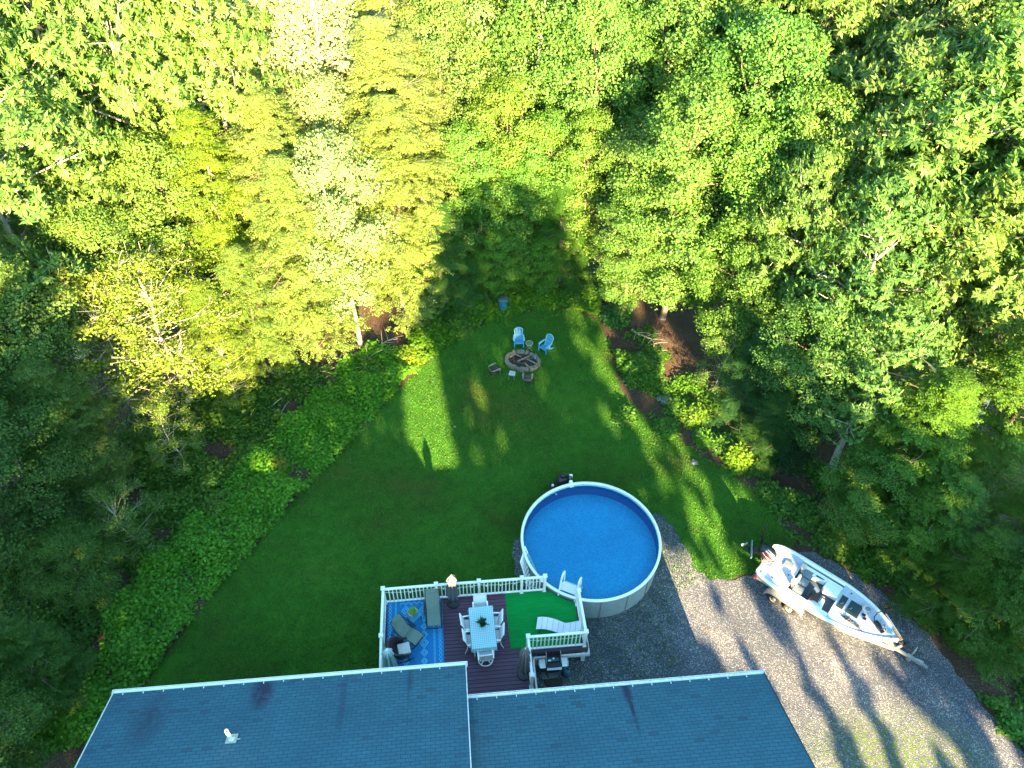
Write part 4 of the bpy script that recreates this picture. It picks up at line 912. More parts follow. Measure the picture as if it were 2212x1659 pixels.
for y, nm in ((.42, 0), (.02, 1), (-.40, 2)):
    q = MB(); q.sheet([[(1.42 + .36 * i / 4, y - .17 + .34 * j / 4, .93 + .03 * math.sin(math.pi * i / 4) * math.sin(math.pi * j / 4) + .01 * i / 4) for j in range(5)] for i in range(5)], .14); c = q.build('seat', 'seatgrey', bt, True)
    q = MB(); q.sheet([[(1.60 + .14 * i / 2, y - .10 + .20 * j / 2, .962 + .012 * (i == 1)) for j in range(3)] for i in range(3)], .02); q.build('seat_panel', 'seatgrey', c, True)
    if nm != 1:
        q = MB(); rows = []
        for i in range(7):
            a = math.radians(-65 + 130 * i / 6); rows.append([(1.50 - .20 * math.cos(a) + dx, y + .19 * math.sin(a), z) for dx, z in ((.0, .95), (-.03, 1.08), (-.06, 1.20))])
        q.sheet(rows, 0)
        rows2 = [[(p[0] + .05, p[1] * .86 + y * .14, p[2]) for p in r_] for r_ in rows]; q.sheet([r_[::-1] for r_ in rows2], 0)
        o_ = len(q.v)
        for a_, b_ in zip(rows, rows2): q.v += [a_[-1], b_[-1]]
        for i in range(6): q.f.append((o_ + 2 * i, o_ + 2 * i + 1, o_ + 2 * i + 3, o_ + 2 * i + 2))
        q.build('backrest', 'seatlight', c, True)
    else:
        q = MB(); q.box((1.40, y, .98), (.10, .30, .16), ry=-.3); q.build('backrest', 'seatlight', c, bevel=.03)
q = MB(); q.box((.84, .27, 1.02), (.36, .30, .05), rz=.05, ry=-.12); fs = q.build('folded_seat', 'seatgrey', bt, bevel=.02)
q = MB(); q.box((.98, .16, 1.05), (.10, .12, .02), ry=-.1); q.build('seat_tag', 'seatlight', fs)
for (x, y, wx, wy) in ((.55, -.45, .02, .02),):
    pass
q = MB()                                    # cleats, lights, drains
for (x, y) in ((.75, -.15), (1.03, .08), (1.05, -.12), (.95, -.38), (3.2, .66), (3.38, -.40), (5.0, -.10), (.16, -.66), (.62, -.62)): q.lathe([(0, .012), (.028, .012), (.03, 0)], 10, (x, y, .975 if x < 2 else .99 + .04 * max(0, (x - 3) / 2.3)))
q.build('deck_fitting', 'black', bt)
q = MB()
for (x0, y0, x1, y1) in ((.95, -.28, 1.2, -.28), (.95, .02, 1.2, .02), (.95, -.28, .95, .02), (1.2, -.28, 1.2, .02), (.5, .48, 1.15, .62), (.5, .48, .5, .66), (.45, -.35, .9, -.35), (3.0, .50, 4.0, .50), (3.0, -.48, 4.1, -.42)): q.bar((x0, y0, .974 if x0 < 2 else .995), (x1, y1, .974 if x0 < 2 else 1.0), .010, .008)
q.build('hatch_line', 'seatlight', bt)
for (x0, x1, nm) in ((2.97, 3.20, 'a'), (3.31, 3.76, 'b')):
    q = MB(); q.prism([(x0, -.20), (x1, -.20), (x1, .40), (x0, .40)], .985, 1.004 if nm == 'a' else 1.012); h_ = q.build('hatch', 'hatch', bt)
    q = MB(); q.tube(arc((x0 + .10, .06), .05, 60, -120, 8, 1.02), .010, 5); q.build('latch', 'steel', h_)
q = MB(); q.lathe([(0, 1.05), (.03, 1.05), (.03, 1.0)], 10, (3.87, .35, 0)); q.lathe([(0, 1.16), (.13, 1.15), (.16, 1.11), (.12, 1.06), (0, 1.05)], 20, (3.87, .35, 0)); ps = q.build('casting_seat', 'seatlight', bt, True)
q = MB(); q.lathe([(0, .035), (.09, .03), (.11, 0), (.1, -.01)], 16, (3.92, .33, 1.14)); q.build('seat_panel', 'seatgrey', ps, True)
q = MB(); q.box((3.90, .10, 1.03), (.13, .09, .06), rz=.1); q.box((3.98, -.03, 1.03), (.12, .09, .06), rz=.1); q.build('foot_control', 'black', bt, bevel=.01)
q = MB()
for (x0, y0, x1, y1) in ((3.2, -.42, 4.15, -.50), (3.25, -.46, 4.1, -.56), (3.4, -.36, 4.05, -.44), (3.3, -.52, 4.2, -.60)): q.tube([(x0, y0, 1.03), (x1, y1, 1.05)], .009, 5)
for (x, y) in ((3.5, -.42), (3.58, -.50), (3.46, -.52), (3.66, -.44), (3.9, -.5)): q.tube([(x - .04, y, 1.05), (x + .04, y + .02, 1.05)], .026, 7); q.tube([(x, y, 1.05), (x + .02, y + .08, 1.06)], .012, 5)
rod = tag(q.build('fishing_rods', 'black', smooth=True), 'dark fishing rods lying on the near side of the boat front deck', 'fishing rods'); rod.location = BO; rod.rotation_euler = (0, 0, BA)
# trolling motor on the bow
q = MB(); q.tube([(4.34, .02, 1.12), (4.46, -.05, 1.15), (4.62, -.12, 1.14)], [.07, .095, .06], 12); q.box((4.40, .02, 1.10), (.20, .16, .10), rz=-.5); q.tube([(4.62, -.14, 1.11), (4.70, -.20, 1.10)], .07, 10); tm = q.build('trolling_motor', 'black', bt, True)
q = MB(); q.tube([(4.30, .02, 1.14), (4.22, .16, 1.16), (4.24, .40, 1.16), (4.36, .62, 1.10), (4.42, .68, 1.04)], .018, 6); q.build('cable', 'black', tm, True)
q = MB(); q.tube([(4.74, -.02, 1.08), (4.70, .06, 1.1), (4.66, .00, 1.1), (4.66, -.08, 1.1), (4.74, -.1, 1.08)], .013, 5); q.build('coil', 'black', tm, True)
q = MB(); q.box((4.86, .0, 1.15), (.19, .24, .03), rz=.25); pad_ = q.build('pedal_plate', simple('pale_blue_plate', (.20, .42, .50), .4, .06), tm, bevel=.01)
q = MB(); q.tube([(4.50, .60, 1.10), (4.85, .36, 1.10), (5.22, .10, 1.10)], .030, 8); q.build('shaft', 'steel', tm, True)
q = MB(); q.bar((4.95, .26, 1.08), (5.32, -.02, 1.08), .13, .04); q.build('mount', 'log', tm)
q = MB(); q.tube([(4.44, .84, .98), (4.52, .98, .98)], .06, 8); q.build('motor_pod', 'black', tm, True)
q = MB(); q.tube([(4.56, .96, 1.0), (4.62, 1.02, 1.0)], .035, 8); q.box((4.40, .96, 1.04), (.08, .06, .05)); q.build('propeller', 'dirtyred', tm)
q = MB(); q.tube([(4.44, .66, 1.05), (4.46, .86, .99)], .022, 6); q.build('lower_arm', 'black', tm)
q = MB(); q.sheet([[(4.48 + .18 * i / 3, .18 + .36 * (1 - i / 3) * j / 3, 1.03 + .03 * math.sin(j * 2.0)) for j in range(4)] for i in range(4)], .01); q.build('bow_panel', 'steel', bt, True)
# outboard motor, tilted up
om = MB(); rows = []
cc = Vector((-.04, .10, 1.22)); axd = Vector((-.62, -.10, .50)).normalized()
side = Vector((0, 0, 1)).cross(axd).normalized(); upv = axd.cross(side)
prof = [(-.38, .02), (-.36, .15), (-.28, .24), (-.10, .285), (.08, .285), (.20, .25), (.30, .19), (.36, .09), (.37, .0)]
for d_, r_ in prof: rows.append([tuple(cc + axd * d_ + side * (r_ * .92 * math.cos(a)) + upv * (r_ * 1.12 * math.sin(a))) for a in [2 * math.pi * k / 20 for k in range(21)]])
om.sheet(rows, 0); mo = om.build('outboard_motor', 'black', bt, True)
for i, (a0, mt_n, wd) in enumerate(((8, 'white', .020), (24, 'red', .034), (40, 'white', .024), (58, 'seatlight', .014), (-12, 'red', .02))):
    q = MB(); a = math.radians(a0)
    rr_ = [[tuple(cc + axd * d_ + side * ((r_ + .006) * .92 * math.cos(a + w / max(r_, .05))) + upv * ((r_ + .006) * 1.12 * math.sin(a + w / max(r_, .05)))) for w in (-wd, 0, wd)] for d_, r_ in prof[1:6]]
    q.sheet(rr_, 0); q.build('cowl_stripe', mt_n, mo, True)
q = MB(); q.bar((-.10, .10, 1.05), (-.62, .08, .86), .16, .20); q.bar((-.05, .10, .95), (.08, .10, .92), .34, .26); q.bar((-.5, .08, .90), (-.80, .06, .78), .07, .30); q.build('midsection', 'black', mo)
q = MB(); q.tube([(-.86, .20, .86), (-.78, .10, .80), (-.66, -.02, .76)], [.035, .075, .06], 10); q.build('gearcase', 'black', mo, True)
q = MB()
for k in range(3): a = 2 * math.pi * k / 3 + .5; c0 = Vector((-.90, .12, .84)); d1 = Vector((.2, -.1, .9)) * math.cos(a) + Vector((.6, .8, 0)) * math.sin(a); q.bar(c0, c0 + d1 * .15, .09, .012, up=(.5, .3, .3))
q.build('propeller', 'steel', mo)
q = MB(); q.bar((-.74, .30, 1.02), (-.40, -.36, .98), .05, .16, up=(0, 0, 1)); q.build('anti_ventilation_plate', 'seatgrey', mo)
q = MB(); q.tube([(.02, -.10, 1.05), (.14, -.22, 1.06), (.22, -.20, 1.02), (.30, -.05, 1.0), (.40, .0, .985), (.48, .10, .98)], .010, 5); q.tube([(-.1, -.16, 1.05), (-.02, -.26, 1.05), (.10, -.30, 1.02), (.2, -.2, 1.0)], .010, 5); q.build('cable', 'seatlight', mo, True)
q = MB(); q.bar((-.40, .46, .98), (-.50, .40, 2.15), .055, .10); q.bar((-.30, .42, .95), (-.05, .42, .95), .10, .12); q.build('shallow_anchor', 'black', bt)
# ------------------------------------------------------------ trees
def unit(v): return v / (np.linalg.norm(v, axis=-1, keepdims=True) + 1e-9)
def tree_proto(kind, seed, Ht=14.0):
    """unit-size tree (height Ht): crown leaves and trunk with limbs, as two meshes"""
    g_ = np.random.default_rng(seed); r_ = random.Random(seed)
    P = dict(oak=dict(R=3.5, z0=.26, nc=84, cr=.95, tips=30, lv=10, L=.235, W=.080, flat=.62, up=.5, tilt=-.05),
             maple=dict(R=3.0, z0=.16, nc=88, cr=.84, tips=60, lv=8, L=.118, W=.095, flat=.62, up=.8, tilt=.15),
             beech=dict(R=3.0, z0=.10, nc=120, cr=.98, tips=46, lv=7, L=.150, W=.078, flat=.20, up=1.2, tilt=-.1),
             poplar=dict(R=2.7, z0=.30, nc=66, cr=.78, tips=60, lv=6, L=.125, W=.095, flat=.75, up=.5, tilt=.1),
             hemlock=dict(R=2.7, z0=.05, nc=120, cr=.82, tips=40, lv=8, L=.17, W=.034, flat=.24, up=1.3, tilt=-.25),
             bare=dict(R=2.9, z0=.22, nc=64, cr=.95, tips=26, lv=7, L=.14, W=.08, flat=.5, up=.8, tilt=0.),
             sapling=dict(R=2.6, z0=.12, nc=40, cr=.62, tips=26, lv=6, L=.15, W=.085, flat=.5, up=.8, tilt=0.))[kind]
    R, z0 = P['R'], P['z0'] * Ht; cents = []
    lobes = [(r_.uniform(0, 6.28), r_.uniform(.3, .9), r_.uniform(.75, 1.15)) for _ in range(7)]
    for i in range(P['nc']):
        t = (i + r_.random()) / P['nc']; z = z0 + (Ht - z0 - .4) * t
        if kind == 'hemlock': prof = (1 - t) ** .75 * 1.0 + .06
        elif kind == 'beech': prof = math.sin(math.pi * min(1, (.16 + .84 * t))) ** .55 * (1 - .35 * t)
        else: prof = math.sin(math.pi * (.12 + .86 * t)) ** .6
        a = i * 2.39996 + r_.uniform(-.5, .5)
        lob = 1.0
        for la, lt, lr in lobes: lob += .22 * (lr - .95) * 4 * math.exp(-((math.cos(a - la) - 1) ** 2) * 3 - ((t - lt) * 3) ** 2)
        rad = R * prof * max(.55, min(1.3, lob)) * (r_.uniform(.55, 1.0) if r_.random() < .8 else r_.uniform(.1, .5))
        cents.append((rad * math.cos(a), rad * math.sin(a), z, P['cr'] * r_.uniform(.75, 1.25) * (.55 + .45 * prof)))
    C_ = np.array(cents); nt = P['tips']
    cen = np.repeat(C_, nt, axis=0); n = len(cen)
    u = unit(g_.normal(0, 1, (n, 3))); u[:, 2] = np.abs(u[:, 2]) * np.where(g_.random(n) < .82, 1, -1)
    rr = g_.uniform(.55, 1.0, n) ** .5 if kind in ('oak', 'maple', 'poplar') else g_.uniform(.0, 1.0, n) ** .5
    tip = cen[:, :3] + u * (cen[:, 3] * rr)[:, None] * np.array([1, 1, P['flat']])
    tip[:, 2] += P['tilt'] * np.linalg.norm(tip[:, :2] - cen[:, :2] * .6, axis=1)
    out = unit(u * np.array([1, 1, .5]) + unit(cen[:, :3] * np.array([1, 1, 0])) * .6 + np.array([0, 0, P['up'] * .3]))
    m = P['lv']; tips = np.repeat(tip, m, axis=0); outs = np.repeat(out, m, axis=0); N_ = len(tips)
    k = np.tile(np.arange(m), n); az = 2 * np.pi * k / m + g_.uniform(0, 6.28, n).repeat(m)
    a1 = unit(np.cross(outs, np.array([.3, .2, 1.]) + 0 * outs)); a2 = np.cross(outs, a1)
    ring = a1 * np.cos(az)[:, None] + a2 * np.sin(az)[:, None]
    if kind == 'oak':
        # star-like sprays: leaves fan out from the twig end and droop
        d = unit(ring * 1.0 + outs * .35 + np.array([0, 0, -.25]) + g_.normal(0, .15, (N_, 3)))
        nr = unit(np.array([0, 0, 1.]) + outs * .6 + g_.normal(0, .25, (N_, 3))); base = tips + g_.normal(0, .02, (N_, 3))
    elif kind in ('beech', 'hemlock'):
        # flat sprays: leaves alternate along a level twig pointing outward
        o2 = unit(outs * np.array([1, 1, .12]) + g_.normal(0, .25, (n, 3)).repeat(m, axis=0) * np.array([1, 1, .3])); sd = unit(np.cross(o2, np.array([0, 0, 1.]) + 0 * o2)) * np.where(k % 2, 1, -1)[:, None]
        d = unit(sd * (.9 if kind == 'beech' else .75) + o2 * .6 + np.array([0, 0, -.18]) + g_.normal(0, .10, (N_, 3)))
        base = tips + o2 * ((k / m - .5) * (.42 if kind == 'beech' else .46))[:, None]; base[:, 2] -= (k / m) ** 2 * .06
        nr = unit(np.array([0, 0, 1.]) + g_.normal(0, .22, (N_, 3)) + outs * .2)
    else:
        d = unit(ring + outs * .2 + np.array([0, 0, -.15]) + g_.normal(0, .45, (N_, 3))); base = tips + g_.normal(0, .13, (N_, 3))
        nr = unit(np.array([0, 0, .8]) + outs * .7 + g_.normal(0, .45, (N_, 3)))
    L = P['L'] * g_.uniform(.7, 1.25, N_); V, Fq = leaf_quads(base, d, nr, L, L * P['W'] / P['L'] * g_.uniform(.85, 1.15, N_))
    # wood
    q = MB(); lean = r_.uniform(-.5, .5); lean2 = r_.uniform(-.5, .5)
    tr_top = .93 if kind in ('beech', 'hemlock', 'poplar') else .72
    def tp(t): return Vector((lean * t * t * 1.2 + .12 * math.sin(t * 7), lean2 * t * t * 1.2 + .12 * math.sin(t * 5 + 1), Ht * tr_top * t))
    r0 = dict(oak=.21, maple=.15, beech=.14, poplar=.13, hemlock=.13, sapling=.06, bare=.14)[kind]
    q.tube([tp(i / 9) - Vector((0, 0, .3 if i == 0 else 0)) for i in range(10)], [r0 * (1.25 if i == 0 else 1 - .085 * i) for i in range(10)], 8)
    step = 3 if kind in ('oak', 'maple', 'poplar') else 4
    if kind in ('sapling', 'bare'): step = 1
    for i in range(0, len(cents), step):
        x, y, z, cr = cents[i]; c = Vector((x, y, z)); t = min(.98, max(.12, (z - math.hypot(x, y) * (.55 if kind in ('oak', 'maple', 'poplar', 'sapling', 'bare') else .1)) / (Ht * tr_top)))
        p0 = tp(t); mid = p0.lerp(c, .55) + Vector((r_.uniform(-.25, .25), r_.uniform(-.25, .25), r_.uniform(-.1, .3)))
        w = r0 * (.36 if kind != 'bare' else .30) * (1.1 - .6 * t); q.tube([p0, p0.lerp(mid, .5) + Vector((0, 0, -.05)), mid, c], [w, w * .85, w * .6, w * .25], 5, cap=False)
        for j in range(3 if kind not in ('sapling', 'bare') else 6):
            e = c + Vector((r_.uniform(-1, 1), r_.uniform(-1, 1), r_.uniform(-.1, .7))) * cr * 1.0; q.tube([mid.lerp(c, .3 + .2 * j), mid.lerp(c, .8).lerp(e, .5), e], [w * .4, w * .28, .008], 4, cap=False)
    return V, Fq, q
KINDS = {'oak': [1, 2, 3], 'maple': [4, 5, 6], 'beech': [7, 8], 'poplar': [9, 10], 'hemlock': [11, 12], 'sapling': [13, 14], 'bare': [15]}
BARK = dict(oak='bark_pale', maple='bark', beech='bark', poplar='bark_pale', hemlock='bark', sapling='bark_pale', bare='bark_pale')
HT = 14.0; meshes = {}
for kd, seeds in KINDS.items():
    for sd in seeds:
        V, Fq, q = tree_proto(kd, sd, HT)
        a = mesh_np('crown', V, Fq, 'leaf'); b_ = q.build('trunk', BARK[kd], smooth=True); meshes[(kd, sd)] = (a.data, b_.data)
        bpy.data.objects.remove(a); bpy.data.objects.remove(b_)
TREES = []   # (x, y, height, radius scale, kind, colour, group)
def in_poly(x, y, poly):
    c = False; n = len(poly); j = n - 1
    for i in range(n):
        xi, yi = poly[i][0], poly[i][1]; xj, yj = poly[j][0], poly[j][1]
        if (yi > y) != (yj > y) and x < (xj - xi) * (y - yi) / (yj - yi + 1e-12) + xi: c = not c
        j = i
    return c
clear = [(p.x, p.y) for p in (G(250, 1640), G(60, 1560), G(180, 1330), G(330, 1150), G(560, 960), G(640, 860), G(790, 800), G(900, 690), G(1000, 650), G(1160, 615), G(1290, 650), G(1400, 740), G(1500, 810), G(1650, 930), G(1800, 1080), G(1950, 1200), G(2070, 1340), G(2200, 1490), G(2400, 1720))] + [(19, -2), (-16, -2)]
COLS = dict(oak=(.070, .150, .028), maple=(.075, .170, .022), beech=(.115, .170, .014), poplar=(.17, .25, .11), hemlock=(.028, .090, .022), sapling=(.11, .17, .02))
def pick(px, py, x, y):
    r = rnd.random()  # upper-left zones: paler leaf colours carry the glow of the light
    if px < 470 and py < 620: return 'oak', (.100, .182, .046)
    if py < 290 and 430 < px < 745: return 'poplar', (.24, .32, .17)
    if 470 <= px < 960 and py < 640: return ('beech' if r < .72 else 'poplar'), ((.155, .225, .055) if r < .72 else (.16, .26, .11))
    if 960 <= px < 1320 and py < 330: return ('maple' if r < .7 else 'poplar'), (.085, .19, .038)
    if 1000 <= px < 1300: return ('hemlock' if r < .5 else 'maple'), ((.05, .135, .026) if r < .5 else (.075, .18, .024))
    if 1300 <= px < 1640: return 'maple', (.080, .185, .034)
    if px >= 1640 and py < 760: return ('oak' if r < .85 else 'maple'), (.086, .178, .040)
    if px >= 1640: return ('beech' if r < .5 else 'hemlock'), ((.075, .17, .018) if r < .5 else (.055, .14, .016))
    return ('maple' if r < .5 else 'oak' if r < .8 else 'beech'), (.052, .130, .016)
def dist_clear(x, y):
    d = 1e9; n = len(clear)
    for i in range(n):
        a = clear[i]; b = clear[(i + 1) % n]; vx, vy = b[0] - a[0], b[1] - a[1]; t = max(0, min(1, ((x - a[0]) * vx + (y - a[1]) * vy) / (vx * vx + vy * vy)))
        d = min(d, math.hypot(x - a[0] - t * vx, y - a[1] - t * vy))
    return d
sp = 3.55; row = 0; yy = 6.0
hand = []
def H(px, py, h, kd, colr, rs=1.0, seed=0): p = G(px, py); hand.append((p.x, p.y, h, rs, kd, colr, seed))
# front row, placed where the photograph shows them
def H2(px, py, h, kd, colr, rs=1.0, seed=0): p = G(px, py, h * .66); hand.append((p.x, p.y, h, rs, kd, colr, seed))
H2(600, 90, 16.5, 'poplar', (.26, .34, .18), 1.2, 0)  # upper-left crowns: glow of the light put into paler leaf colour
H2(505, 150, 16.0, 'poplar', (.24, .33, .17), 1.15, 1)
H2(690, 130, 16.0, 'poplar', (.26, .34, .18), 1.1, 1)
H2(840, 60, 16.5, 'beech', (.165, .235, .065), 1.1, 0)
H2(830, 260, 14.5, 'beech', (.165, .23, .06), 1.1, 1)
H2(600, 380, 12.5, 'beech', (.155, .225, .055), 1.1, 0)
H(775, 745, 11.5, 'poplar', (.17, .27, .12), .85, 1)
H(880, 690, 12.5, 'beech', (.15, .22, .05), 1.0, 0)
H(690, 760, 11.0, 'beech', (.14, .215, .05), 1.0, 1)
H(578, 800, 7.5, 'beech', (.12, .20, .04), .8, 0)
H(300, 900, 8.5, 'sapling', (.13, .18, .02), 1.2, 1)
H(520, 880, 5.0, 'sapling', (.13, .20, .015), .9, 1)
H(960, 672, 6.8, 'hemlock', (.045, .13, .028), 1.0, 0)
H(1035, 625, 6.9, 'hemlock', (.055, .15, .024), 1.0, 1)
H(1010, 600, 9.0, 'maple', (.08, .195, .030), .95, 1)
H(1165, 570, 9.0, 'maple', (.075, .19, .028), .95, 0)
H(1075, 640, 4.2, 'maple', (.085, .21, .022), .8, 2)
H(1170, 628, 3.6, 'maple', (.085, .21, .022), .75, 1)
H(1120, 600, 7.2, 'maple', (.065, .17, .022), .85, 1)
H(1205, 612, 6.6, 'hemlock', (.05, .145, .022), 1.05, 0)
H(1090, 560, 10.5, 'maple', (.10, .19, .024), .9, 0)
H(1255, 590, 9.5, 'maple', (.09, .185, .024), .8, 2)
H(1430, 690, 12.8, 'maple', (.085, .19, .034), 1.05, 2)
H(1340, 690, 8.0, 'maple', (.07, .165, .026), .75, 0)
H(1560, 790, 9.0, 'maple', (.07, .16, .022), .85, 1)
H(1745, 880, 12.5, 'oak', (.058, .145, .032), .95, 0)
H(1640, 800, 12.0, 'oak', (.07, .15, .03), .8, 1)
H(1900, 1120, 8.6, 'beech', (.072, .165, .018), 1.0, 1)
H(2060, 1080, 10.5, 'beech', (.070, .155, .018), 1.0, 0)
H(2110, 1260, 7.0, 'hemlock', (.065, .14, .012), 1.1, 1)
H(2190, 1380, 7.4, 'hemlock', (.052, .125, .012), 1.1, 0)
H(2290, 1500, 7.0, 'beech', (.035, .09, .014), .9, 0)
H(1990, 1150, 6.0, 'hemlock', (.055, .125, .014), 1.1, 0)
H(-40, 1480, 12.0, 'oak', (.035, .115, .02), .9, 1)
H(40, 1700, 8.0, 'maple', (.035, .09, .012), .9, 1)
H(10, 1330, 8.5, 'maple', (.04, .10, .014), .9, 0)
H(140, 1180, 8.5, 'maple', (.035, .09, .014), 1.0, 0)
H(215, 1060, 7.6, 'beech', (.085, .15, .03), .9, 1)
H(160, 960, 10.5, 'maple', (.08, .15, .03), .95, 1)
H(1600, 900, 5.5, 'hemlock', (.03, .10, .03), .9, 0)
H(1700, 960, 8.5, 'maple', (.050, .13, .026), .9, 0)
H(1800, 1010, 9.5, 'oak', (.065, .155, .034), .9, 2)
H(1840, 1150, 5.0, 'maple', (.055, .14, .02), .9, 1)
H(1960, 1230, 6.0, 'beech', (.06, .145, .018), .9, 0)
H(2040, 1330, 5.5, 'hemlock', (.055, .125, .014), 1.1, 1)
H(2120, 1390, 6.5, 'beech', (.05, .12, .016), 1.0, 1)
H(410, 875, 8.6, 'bare', (.12, .19, .02), 1.25, 0)
H(500, 840, 6.5, 'beech', (.12, .20, .03), .9, 1)
H(320, 800, 9.2, 'maple', (.09, .175, .03), 1.0, 0)
H(330, 740, 10.5, 'oak', (.09, .165, .03), 1.0, 0)
H(450, 720, 11.0, 'maple', (.10, .185, .03), 1.0, 2)
H(540, 700, 12.0, 'beech', (.12, .20, .02), 1.0, 0)
H(120, 1500, 5.0, 'beech', (.04, .10, .012), .9, 1)
H(215, 1300, 4.5, 'maple', (.045, .11, .014), .8, 0)
H(300, 1190, 4.2, 'sapling', (.06, .13, .016), 1.0, 0)
H(400, 1010, 4.2, 'sapling', (.08, .15, .018), 1.0, 1)
H(1650, 985, 4.2, 'hemlock', (.03, .09, .02), .9, 0)
H(1540, 850, 4.5, 'sapling', (.06, .14, .02), .9, 0)
H(70, 1010, 12.0, 'oak', (.058, .14, .022), .9, 2)
while yy < 66:
    xx = -40 + (row % 2) * sp / 2
    while xx < 42:
        x = xx + rnd.uniform(-1.1, 1.1); y = yy + rnd.uniform(-1.1, 1.1); xx += sp
        if in_poly(x, y, clear) or dist_clear(x, y) < 1.2: continue
        d = dist_clear(x, y)
        if min(math.hypot(x - h[0], y - h[1]) for h in hand) < 2.4: continue
        h = min(17.5, 9.8 + d * .75 + rnd.uniform(-1.5, 1.6))
        if x < -10 and y < 26: h = min(h, 9.5 + d * .4)
        if x > 10 and y < 20: h = min(h, 8.5 + .35 * d)
        px, py, dep = proj(x, y, h * .65)
        if not (-170 < px < 2382 and -150 < py < 1780): continue
        if y > 54: continue
        if dep < 6: continue
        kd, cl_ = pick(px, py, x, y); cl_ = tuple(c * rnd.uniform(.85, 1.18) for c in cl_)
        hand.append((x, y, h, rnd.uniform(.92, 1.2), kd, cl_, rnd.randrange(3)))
    yy += sp * .87; row += 1
DROP = set([31, 33, 77, 78, 84, 85, 92, 93, 94, 95, 96, 97, 98, 107, 108, 109, 110, 111, 112, 113, 114, 116, 117, 119, 120, 121, 122, 123, 124, 125, 126, 127, 128, 129, 130, 131, 132, 133, 134, 135, 136, 137, 138, 139, 140, 141, 142, 143, 144, 145, 146, 147, 148, 149, 150])
ORD = ['', 'first', 'second', 'third', 'fourth', 'fifth', 'sixth', 'seventh', 'eighth', 'ninth', 'tenth', 'eleventh', 'twelfth', 'thirteenth', 'fourteenth', 'fifteenth', 'sixteenth', 'seventeenth', 'eighteenth', 'nineteenth', 'twentieth']
NAME = dict(oak='oak_tree', maple='maple_tree', beech='beech_tree', poplar='poplar_tree', hemlock='hemlock_tree', sapling='sapling', bare='leaning_tree')
LOOK = dict(oak='broad {c} oak', maple='dense {c} maple', beech='layered {c} beech', poplar='pale {c} poplar', hemlock='feathery {c} hemlock', sapling='thin {c} sapling', bare='twiggy half-bare {c} tree')
def tone(c):
    s = c[0] + c[1]
    if c[0] > .62 * c[1]: return 'yellow-green'
    return 'deep green' if s < .17 else 'mid green' if s < .24 else 'bright green'
ORD += ['twenty-' + w for w in ORD[1:10]] + ['thirtieth']
rows_ = {}
for k_, h in enumerate(hand):
    if k_ in DROP: continue
    d = dist_clear(h[0], h[1]) if not in_poly(h[0], h[1], clear) else 0
    side_ = 'left' if h[0] < -7 and h[1] < 31 else 'right' if h[0] > 6 and h[1] < 31 else 'far'
    rows_.setdefault((side_, int(d / 3.0)), []).append((k_, h))
RN = ['front'] + ORD[2:20]
SD = dict(left='row of the left wood', right='row of the right wood', far='row of the far wood')
for (sd_, rw_), lst in rows_.items():
    lst.sort(key=lambda h: h[1][0] if sd_ == 'far' else h[1][1])
    for i, (k_, (x, y, h, rs, kd, cl_, sd)) in enumerate(lst):
        r1 = random.Random(k_)
        sd = KINDS[kd][sd % len(KINDS[kd])]; cm, tm_ = meshes[(kd, sd)]
        lab = LOOK[kd].format(c=tone(cl_)) + ', ' + ('%s from the left' if sd_ == 'far' else '%s from the house') % ORD[i + 1] + ', ' + RN[rw_] + ' ' + SD[sd_]
        t = thing(NAME[kd], lab, 'tree', (x, y, 0), r1.uniform(0, 6.28), 'trees of the wood'); t['idx'] = k_; s = h / HT; t.scale = (s ** .5 * rs * 1.04, s ** .5 * rs * 1.04, s)
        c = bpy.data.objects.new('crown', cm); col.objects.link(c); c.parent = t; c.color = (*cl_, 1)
        w = bpy.data.objects.new('trunk', tm_); col.objects.link(w); w.parent = t
print('TREES', len(hand))

# ------------------------------------------------------------ ground cover, bushes, litter
def scatter(poly, n, seed):
    g_ = np.random.default_rng(seed); P_ = np.array([(p[0], p[1]) for p in poly]); lo, hi = P_.min(0), P_.max(0); out = []
    while len(out) < n:
        q = g_.uniform(lo, hi, (n, 2))
        for p in q:
            if in_poly(p[0], p[1], poly): out.append(p)
            if len(out) >= n: break
    return np.array(out)
def vnoise(x, y, s, seed=0):
    return (np.sin(x * s + seed) * np.cos(y * s * 1.3 + seed * 2.1) + np.sin(x * s * 2.3 + y * s * 1.9 + seed * .7) * .6 + np.cos(x * s * .7 - y * s * 2.9 + seed) * .5) / 2.1
def cover(name, poly, n, seed, hmax, L, colr, lab, cut=-.5):
    pts = scatter(poly, n, seed); g_ = np.random.default_rng(seed + 1); x, y = pts[:, 0], pts[:, 1]
    v = vnoise(x, y, 1.1, seed) + g_.normal(0, .18, n); k = v > cut; x, y, v = x[k], y[k], v[k]; m = len(x)
    z = np.clip((v - cut) * hmax, .03, hmax) * g_.uniform(.45, 1.0, m)
    az = g_.uniform(0, 6.283, m); d = unit(np.stack([np.cos(az), np.sin(az), g_.uniform(-.35, .35, m)], 1))
    nr = unit(np.stack([g_.normal(0, .35, m), g_.normal(0, .35, m), np.ones(m)], 1)); Ls = g_.uniform(.65, 1.25, m) * L
    V, Fq = leaf_quads(np.stack([x, y, z], 1), d, nr, Ls, Ls * .72); o = mesh_np(name, V, Fq, 'leaf'); o.color = (*colr, 1)
    o['label'] = lab; o['category'] = name.replace('_', ' '); return struct(o, 'stuff')
GL = [G(*p) for p in ((215, 1600), (310, 1482), (440, 1310), (560, 1172), (700, 1014), (790, 924), (862, 840), (905, 797), (900, 760), (800, 745), (700, 830), (600, 940), (480, 1060), (330, 1210), (190, 1400), (60, 1640))]
cover('ground_cover', GL, 56000, 21, .75, .15, (.072, .220, .014), 'thick low leafy ground cover along the left edge of the lawn', -.42)
